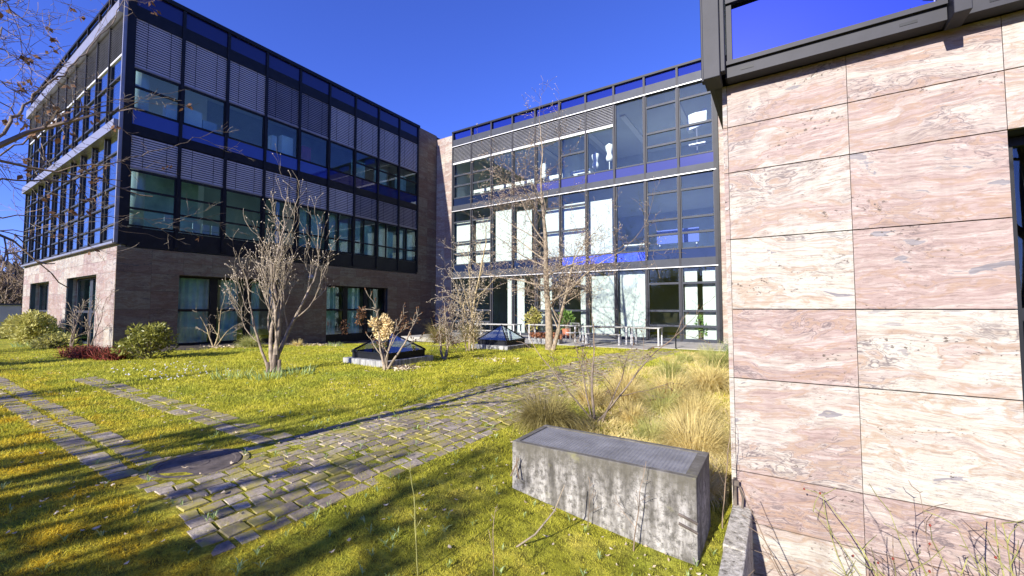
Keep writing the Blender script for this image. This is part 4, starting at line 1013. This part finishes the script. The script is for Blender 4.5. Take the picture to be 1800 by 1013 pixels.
q=MB(); q.tube([(-1.75,2.75,-.33),(-1.62,2.85,-.23),(-1.52,2.98,-.08),(-1.49,3.1,.08)],[.007,.007,.006,.004],6); o=q.build('curved_cane','twig_pale'); tag(o,'pale curved cane rising from the lawn in front of the vent box','stick'); origin_to(o,(-1.75,2.75,-.33))
q=MB(); q.tube([(-2.2,3.40,-.1),(-2.16,3.43,0),(-2.13,3.44,.07)],[.008,.007,.004],5); q.tube([(-2.13,3.43,-.12),(-2.15,3.43,0),(-2.15,3.43,.08)],[.009,.007,.004],5); o=q.build('broken_twig','twig'); tag(o,'dark broken twig at the left end of the vent box','twig'); origin_to(o,(-2.15,3.43,-.1))
# ---------- branches reaching in from the tree on the left ----------
def guided(t,pts,r,mats,seed,kids=10,leaf=8,tw=.55,lm=None):
    random.seed(seed); P=[Vector(p) for p in pts]; fine=[]
    for i in range(len(P)-1):
        for k in range(5): fine.append(P[i].lerp(P[i+1],k/5)+Vector((random.gauss(0,.012),random.gauss(0,.012),random.gauss(0,.014))))
    fine.append(P[-1]); n=len(fine); q=MB(); q.tube(fine,[r*(1-.8*i/(n-1)) for i in range(n)],6); q.build('branch',mats[0],t,smooth=True)
    W=Wood(); PR=dict(levels=2,gnarl=.4,up=[.1,.2,.2],kids=[3,2],ang=(25,60),ratio=.5,rmin=.0022,rr=.6,thick=-1,start=.2,seg=.08)
    for k in range(kids):
        i=random.randint(1,n-2); d=(fine[i+1]-fine[i]).normalized(); W.limb(fine[i],d+perp(d)*.8,tw*random.uniform(.5,1.2),max(.0028,r*.4*(1-i/n)),0,PR)
    q=MB()
    for p_,rr in W.thin: q.tube(p_,rr,3)
    q.build('twigs',mats[1],t)
    if leaf:
        q=MB()
        for k in range(leaf):
            p,d=random.choice(W.tips); 
            for _ in range(3):
                d=Vector((random.gauss(0,1),random.gauss(0,1),-.8)).normalized(); a=perp(d)*.022; pp=p+Vector((random.gauss(0,.02),)*3); q.quad(tuple(pp),tuple(pp+d*.03+a),tuple(pp+d*.07),tuple(pp+d*.03-a))
        q.build('dead_leaves','leaf_brown',t)
LT=(-5.25,-.35,-.02)
t=woody('overhanging_tree','bare tree whose thin branches with dead leaves reach in from the left edge','tree',LT,[((0,0,0),(.15,-.35,1),2.6,.13)],
 dict(levels=4,gnarl=.25,up=[.5,.3,.2,.1],kids=[2.5,2.5,2.5,2],ang=(35,65),ratio=.62,rmin=.006,rr=.5,thick=1,start=.5,seg=.3),('bark','twig'),seed=71)
BR=[[[-5.3,-.2,2.2],[-5.89,.43,2.74],[-6.17,.7,3.28],[-6.63,.85,3.69],[-6.89,1.13,4.2],[-7.15,1.4,4.74],[-7.4,1.68,5.41],[-7.78,1.87,6.1]],
[[-5.3,-.2,2.1],[-5.89,.43,2.69],[-6.27,.65,2.97],[-6.29,.86,3.23],[-6.47,1.08,3.57],[-6.51,1.39,3.87],[-6.44,1.67,4.02],[-6.36,2.18,4.33]],
[[-5.25,-.25,1.9],[-5.57,.41,2.48],[-5.96,.63,2.66],[-5.96,1.1,2.8],[-6.15,1.43,3.11],[-6.22,1.84,3.39],[-6.23,2.18,3.65],[-6.19,2.55,3.95]],
[[-5.25,-.25,1.8],[-5.57,.42,2.23],[-5.97,.64,2.35],[-6.11,1.14,2.45],[-6.27,1.63,2.53],[-6.19,2.15,2.59],[-6.22,2.6,2.78]],
[[-5.2,-.3,3.2],[-5.54,.36,3.74],[-5.92,.56,4.31],[-6.3,.78,4.38],[-6.45,.92,4.41],[-6.85,1.14,4.43]],
[[-5.2,-.3,2.6],[-5.55,.38,3.32],[-5.63,.57,3.28],[-5.98,.82,3.2],[-6.28,1.1,3.19],[-6.69,1.56,3.15]],
[[-5.2,-.3,2.8],[-5.1,.33,3.31],[-5.4,.51,3.67],[-5.75,.72,3.74],[-5.9,.88,3.72]],
[[-5.25,-.25,1.6],[-5.58,.43,2.07],[-5.97,.64,2.21],[-6.26,1.05,2.24],[-6.44,1.52,2.4],[-6.38,2.04,2.36]],
[[-5.25,-.25,2.2],[-5.6,.4,2.9],[-5.9,.6,3.0],[-6.3,.8,3.2],[-6.9,1.0,3.5]],
[[-5.2,-.3,3.0],[-5.6,.4,3.9],[-6.2,.65,4.5],[-7.0,.9,5.2],[-7.9,1.2,5.9]],
[[-5.2,-.3,2.9],[-5.6,.45,3.5],[-6.1,.7,3.6],[-6.7,.9,3.6]],[[-5.2,-.3,2.5],[-5.7,.45,2.9],[-6.3,.75,2.7],[-6.9,1.1,2.6]],[[-5.2,-.3,3.2],[-5.6,.42,3.7],[-6.0,.6,4.1],[-6.6,.75,4.3],[-7.2,.95,4.5]]]
for i,b_ in enumerate(BR):
    guided(t,b_,[.017,.010,.011,.008,.008,.007,.007,.007,.006,.008,.007,.006,.007][i],('bark','twig_pale' if i in(1,2,3,7) else 'twig'),500+i,[10,8,8,7,9,9,8,8,10,10,10,9,10][i],[8,2,2,2,8,7,7,4,9,7,9,6,8][i],.55 if i not in(1,2,3,7) else .42)
# ---------- trees behind the viewpoint (they cast the lawn's shade and show in the glass) ----------
def bigtree(x,y,h,seed,lab,dense=3,rm=.02,lv=4,r=.16,mat=('bark','twig'),rr=.52,bud=0):
    z=-.05; woody('bare_tree',lab,'tree',(x,y,z),[((0,0,0),(random.uniform(-.1,.1),random.uniform(-.1,.1),1),h*.36,r),((.1,.05,0),(.25,.1,1),h*.3,r*.7)],
     dict(levels=lv,gnarl=.22,up=[.5,.4,.3,.2,.2],kids=[3,dense,dense,2.4],ang=(25,58),ratio=.68,rmin=rm,rr=rr,thick=1,start=.35,seg=.5,taper=.65),mat,'trees behind the viewpoint',seed=seed,buds='leaf_brown' if bud else None,budsize=bud or .1)
for i,(x,y,h,r_) in enumerate(((-3.2,-9,6.8,.2),(-7.2,-12,8.6,.24),(-1.4,-10.5,7.4,.2),(-12,-10,8.4,.22),(1.6,-11,7.0,.2),(-17.5,-9,8.4,.22),(-24,-8.5,7.8,.2),(-5.4,-7.2,5.8,.16),(-.4,-7.5,5.2,.15),(-9.5,-8,6.2,.18),(-3.9,-13.5,8.6,.26),(-.9,-6.5,5.2,.10),(.3,-13,8.3,.12),(-2.2,-7.2,5.4,.15),(-6.4,-9.2,7.0,.18),(-8.6,-11.0,7.8,.2))):
    bigtree(x,y,h,600+i,'bare tree behind the viewpoint casting shade on the lawn, '+['nearest the middle','wide-crowned and farther back','right of the middle','left, beyond the hanging branches','rightmost, before the vent box','far left','farthest left of all','small, left of the middle','small, right of the middle','small, far left','farthest back in the middle','slim, nearest the vent box','slim, far back on the right','slim, right behind the middle','mid-sized, left of the middle','mid-sized, farther left'][i],3.6,.034,4,r_*1.25,rr=.62,bud=(.12 if i in (7,8) else 0))
for i,(x,y,h) in enumerate(((4.9,-5.0,16.5),)):
    bigtree(x,y,h,630+i,'tall bare tree to the right behind the viewpoint, mirrored in the near blue glass strip',3.8,.016,4,.2)
for i,(x,y,h) in enumerate(((-8,-32,11.5),(-16,-35,13),(-27,-31,12),(0,-36,12.5),(9,-33,12),(18,-30,11),(-38,-30,12))):
    bigtree(x,y,h,640+i,'tall bare tree far behind the viewpoint mirrored in the glass, '+['left of the middle','well to the left','far left','in the middle','right of the middle','far right','farthest left'][i],3.4,.035,4,.24)
# ---------- thicket beyond the office wing ----------
for i,(x,y,h) in enumerate(((-52,9,11),(-55,14,13),(-58,6.5,9),(-62,18,14),(-49,13,9),(-66,10,12))):
    random.seed(700+i); woody('thicket_tree',['bare tree of the thicket nearest behind the office wing corner','tallest bare tree in the thicket beyond the office wing','low bare tree at the left edge of the thicket','tall bare tree at the back of the thicket','low bare tree right against the end of the office wing','farthest bare tree at the far left of the thicket'][i],'tree',(x,y,-.1),[((0,0,0),(0,0,1),h*.4,.16),((.4,.2,0),(.2,.1,1),h*.36,.12),((-.4,.1,0),(-.25,.1,1),h*.36,.12)],
     dict(levels=4,gnarl=.22,up=[.6,.6,.5,.4],kids=[4,3.5,3,2.5],ang=(20,50),ratio=.62,rmin=.03,rr=.5,thick=1,start=.2,seg=.5),('bark','twig'),'bare trees in the thicket beyond the office wing',seed=700+i)
q=MB(); random.seed(77)
for k in range(26):
    x=random.uniform(-75,-44); y=random.uniform(5,26) if x>-50 else random.uniform(3,26); h=random.uniform(.8,2.6); fluff(q,(x,y,h*.6),1.8,1.6,h,420,.42,.3)
tag(q.build('undergrowth','far_wood'),'brown tangled undergrowth beyond the far end of the office wing','undergrowth',kind='stuff')
q=MB(); random.seed(78)
for k in range(60):
    a=random.uniform(math.radians(60),math.radians(190)); d=random.uniform(110,170); x=-d*math.sin(a)*1.0; y=d*math.cos(a); h=random.uniform(5,9); fluff(q,(x,y,h*.4),9,9,h,260,2.6,.4)
tag(q.build('distant_wood','far_wood'),'hazy brown wood on the horizon','wood',kind='stuff')

# ================= GROUND COVER =================
def inpath(x,y):
    a=(x>-4.86)&(x<-3.12)&(y>1.22)&(y<16.5); b=(x<-4.8)&(x>-24)&(y>1.22)&(y<1.71); c=(x<-4.8)&(x>-12.6)&(y>2.41)&(y<2.83)
    mid=(x<-4.8)&(y>1.44)&(y<1.475)
    man=np.hypot(x+4.75,y-1.80)<.40
    return ((a|b|c)&~mid)|man, man
def onlawn(x,y):
    ok=(y<16.2)&~((x>-.45)&(y>-8))&~((x<-18.2)&(y>4.7)); 
    for (a,b,c,d) in ((-2.26,-.55,3.47,4.2),(-10.1,-8.35,7.15,8.85),(-9.75,-8.1,12.35,13.95)): ok&=~((x>a)&(x<b)&(y>c)&(y<d))
    return ok
def und(x,y): return gv(x,y)+.012*np.sin(x*2.1+y)*np.sin(y*1.7-x*.6)
def scatter(n,dmin,dmax,a0=-5,a1=100,power=1.0):
    # density falls off with distance from the spot; angles measured left of +Y
    u=rng.random(n); d=dmin*(dmax/dmin)**(u**power); a=np.radians(rng.uniform(a0,a1,n)); return -d*np.sin(a),d*np.cos(a),d
x,y,d=scatter(620000,1.6,24,-18,92,.85)
ok=onlawn(x,y); ip,man=inpath(x,y)
# joints between stones keep a little growth; colonised patches keep more
patch=(np.sin(x*3.1+1.3*np.sin(y*2.2))*np.sin(y*2.7+1.1*np.sin(x*1.9)))>.38
keep=ok&~man&(~ip|(rng.random(len(x))<np.where(patch,.60,.13)))
x,y,d,ip=x[keep],y[keep],d[keep],ip[keep]; n=len(x)
long_=rng.random(n)<.10
tuft=(np.sin(x*1.7+2*np.sin(y*.9))+np.sin(y*2.3+x))>.9
H=np.clip(.006+.0028*d,.010,.038)*rng.uniform(.5,1.3,n)*np.where(long_,1.9,1)*np.where(tuft,1.25,1)*np.where(ip,.6,1); Wd=np.clip(.0016*d,.0028,.018)*rng.uniform(.7,1.4,n)
az=rng.uniform(0,2*np.pi,n); ln=rng.uniform(.1,.9,n)*H; wa=rng.uniform(0,np.pi,n); z=und(x,y)-.004
V=np.zeros((n,3,3)); V[:,0]=np.stack([x-np.cos(wa)*Wd/2,y-np.sin(wa)*Wd/2,z],-1); V[:,1]=np.stack([x+np.cos(wa)*Wd/2,y+np.sin(wa)*Wd/2,z],-1); V[:,2]=np.stack([x+np.cos(az)*ln,y+np.sin(az)*ln,z+H],-1)
go2=rawmesh('grass',V.reshape(-1,3),np.zeros((0,4),int),np.arange(n*3).reshape(-1,3),'blade'); tag(go2,'short mossy yellow-green grass covering the lawn','grass',kind='stuff')
# dry thatch between the tussocks
nb=42000; x=rng.uniform(-3.0,-.5,nb); y=5.0+11*rng.random(nb)**1.5; edge=(x>-2.75+.25*np.sin(y*2.3)); x,y=x[edge],y[edge]; n=len(x)
dd=np.hypot(x,y); H=rng.uniform(.03,.09,n)*(.7+.5*np.sin(x*5+y*3)**2); Wd=.0009*dd*rng.uniform(.6,1.3,n); az=rng.uniform(0,2*np.pi,n); ln=rng.uniform(.5,1.6,n)*H; wa=rng.uniform(0,np.pi,n); z=gv(x,y)
V=np.zeros((n,3,3)); V[:,0]=np.stack([x-np.cos(wa)*Wd,y-np.sin(wa)*Wd,z],-1); V[:,1]=np.stack([x+np.cos(wa)*Wd,y+np.sin(wa)*Wd,z],-1); V[:,2]=np.stack([np.minimum(x+np.cos(az)*ln,-.46),y+np.sin(az)*ln,z+H],-1)
o=rawmesh('dry_grass',V.reshape(-1,3),np.zeros((0,4),int),np.arange(n*3).reshape(-1,3),'straw'); tag(o,'dry straw-coloured thatch between the grass clumps beside the path','dry grass',kind='stuff')
# fallen leaves and litter
x,y,d=scatter(2000,1.8,20,-15,88,.5); ok=onlawn(x,y); cl=(np.sin(x*1.3+y*.7)+np.sin(y*1.9-x*.4))>-.4; k=ok&(cl|(rng.random(len(x))<.3)); x,y,d=x[k],y[k],d[k]
q=MB()
for xx,yy,dd in zip(x,y,d):
    z=float(und(np.float64(xx),np.float64(yy)))+.018; a=random.uniform(0,6.28); s_=random.uniform(.008,.022)*(1+.07*dd); c_,sn=math.cos(a)*s_,math.sin(a)*s_; cu=random.uniform(.1,.7)*s_; tl=random.uniform(-.4,.4)*s_
    n0=len(q.v)
    for k_,(u_,v_,w_) in enumerate(((-1,0,cu),(-.35,-.5,tl*.3),(.45,-.42,tl*.5),(1.15,.05,cu*.9),(.5,.45,-tl*.3+.004),(-.3,.55,.003))):
        u_*=random.uniform(.75,1.2); v_*=random.uniform(.6,1.25); q.v.append((xx+c_*u_-sn*v_,yy+sn*u_+c_*v_,z+w_))
    q.v.append((xx,yy,z+.002+cu*.2))
    for k_ in range(6): q.f.append((n0+6,n0+k_,n0+(k_+1)%6)); q.c.append(None)
for (cx,cy,nn,sp) in ((-7.9,7.25,260,.4),(-18,7.6,160,1.0),(-17.8,11,160,1.2),(-.75,3.2,26,.35),(-1.6,7.0,160,.7),(-2.6,4.3,40,.4),(-7.0,9.8,60,.7)):
    for _ in range(nn):
        xx=cx+random.gauss(0,sp*.5); yy=cy+random.gauss(0,sp*.4); z=g(xx,yy)+random.uniform(.01,.06); a=random.uniform(0,6.28); s_=random.uniform(.03,.06) if cy>6 else random.uniform(.01,.022); v=Vector((math.cos(a),math.sin(a),random.uniform(-.5,.5)))*s_; u_=perp(v.normalized())*s_*.5; p=Vector((xx,yy,z)); q.quad(tuple(p-v),tuple(p+u_),tuple(p+v),tuple(p-u_))
tag(q.build('fallen_leaves','dry_leaf'),'pale dry leaves scattered over lawn and path','leaf litter',kind='stuff')
# small weeds / taller tufts near the path and in the near lawn
x,y,d=scatter(520,1.9,11,-15,88,.8); ok=onlawn(x,y); x,y=x[ok],y[ok]; q=MB()
for xx,yy in zip(x,y):
    z=float(und(np.float64(xx),np.float64(yy)))
    for b_ in range(random.randint(5,9)):
        a=random.uniform(0,6.28); L=random.uniform(.03,.075); ln_=random.uniform(.4,1.0)*L; wv=(-math.sin(a)*.004,math.cos(a)*.004)
        m_=(xx+math.cos(a)*ln_*.45,yy+math.sin(a)*ln_*.45,z+L*.7); e=(xx+math.cos(a)*ln_,yy+math.sin(a)*ln_,z+L*.85)
        q.quad((xx-wv[0]*.5,yy-wv[1]*.5,z),(m_[0]+wv[0],m_[1]+wv[1],m_[2]),e,(m_[0]-wv[0],m_[1]-wv[1],m_[2]))
tag(q.build('weeds','iris_leaf'),'small green weeds and broad grass tufts in the lawn','weeds',kind='stuff')
q=MB()
for _ in range(70):
    a=random.gauss(0,1); xx=random.uniform(-13.5,-10.3)+.2*a; yy=random.uniform(3.1,4.8)+.1*a; z=g(xx,yy)+random.uniform(.03,.07)
    q.quad((xx-.022,yy,z),(xx,yy-.015,z+.012),(xx+.022,yy,z),(xx,yy+.015,z+.02))
tag(q.build('white_flowers','white_flower'),'tiny white flowers dotted in the lawn left of the magnolia','flowers',kind='stuff')
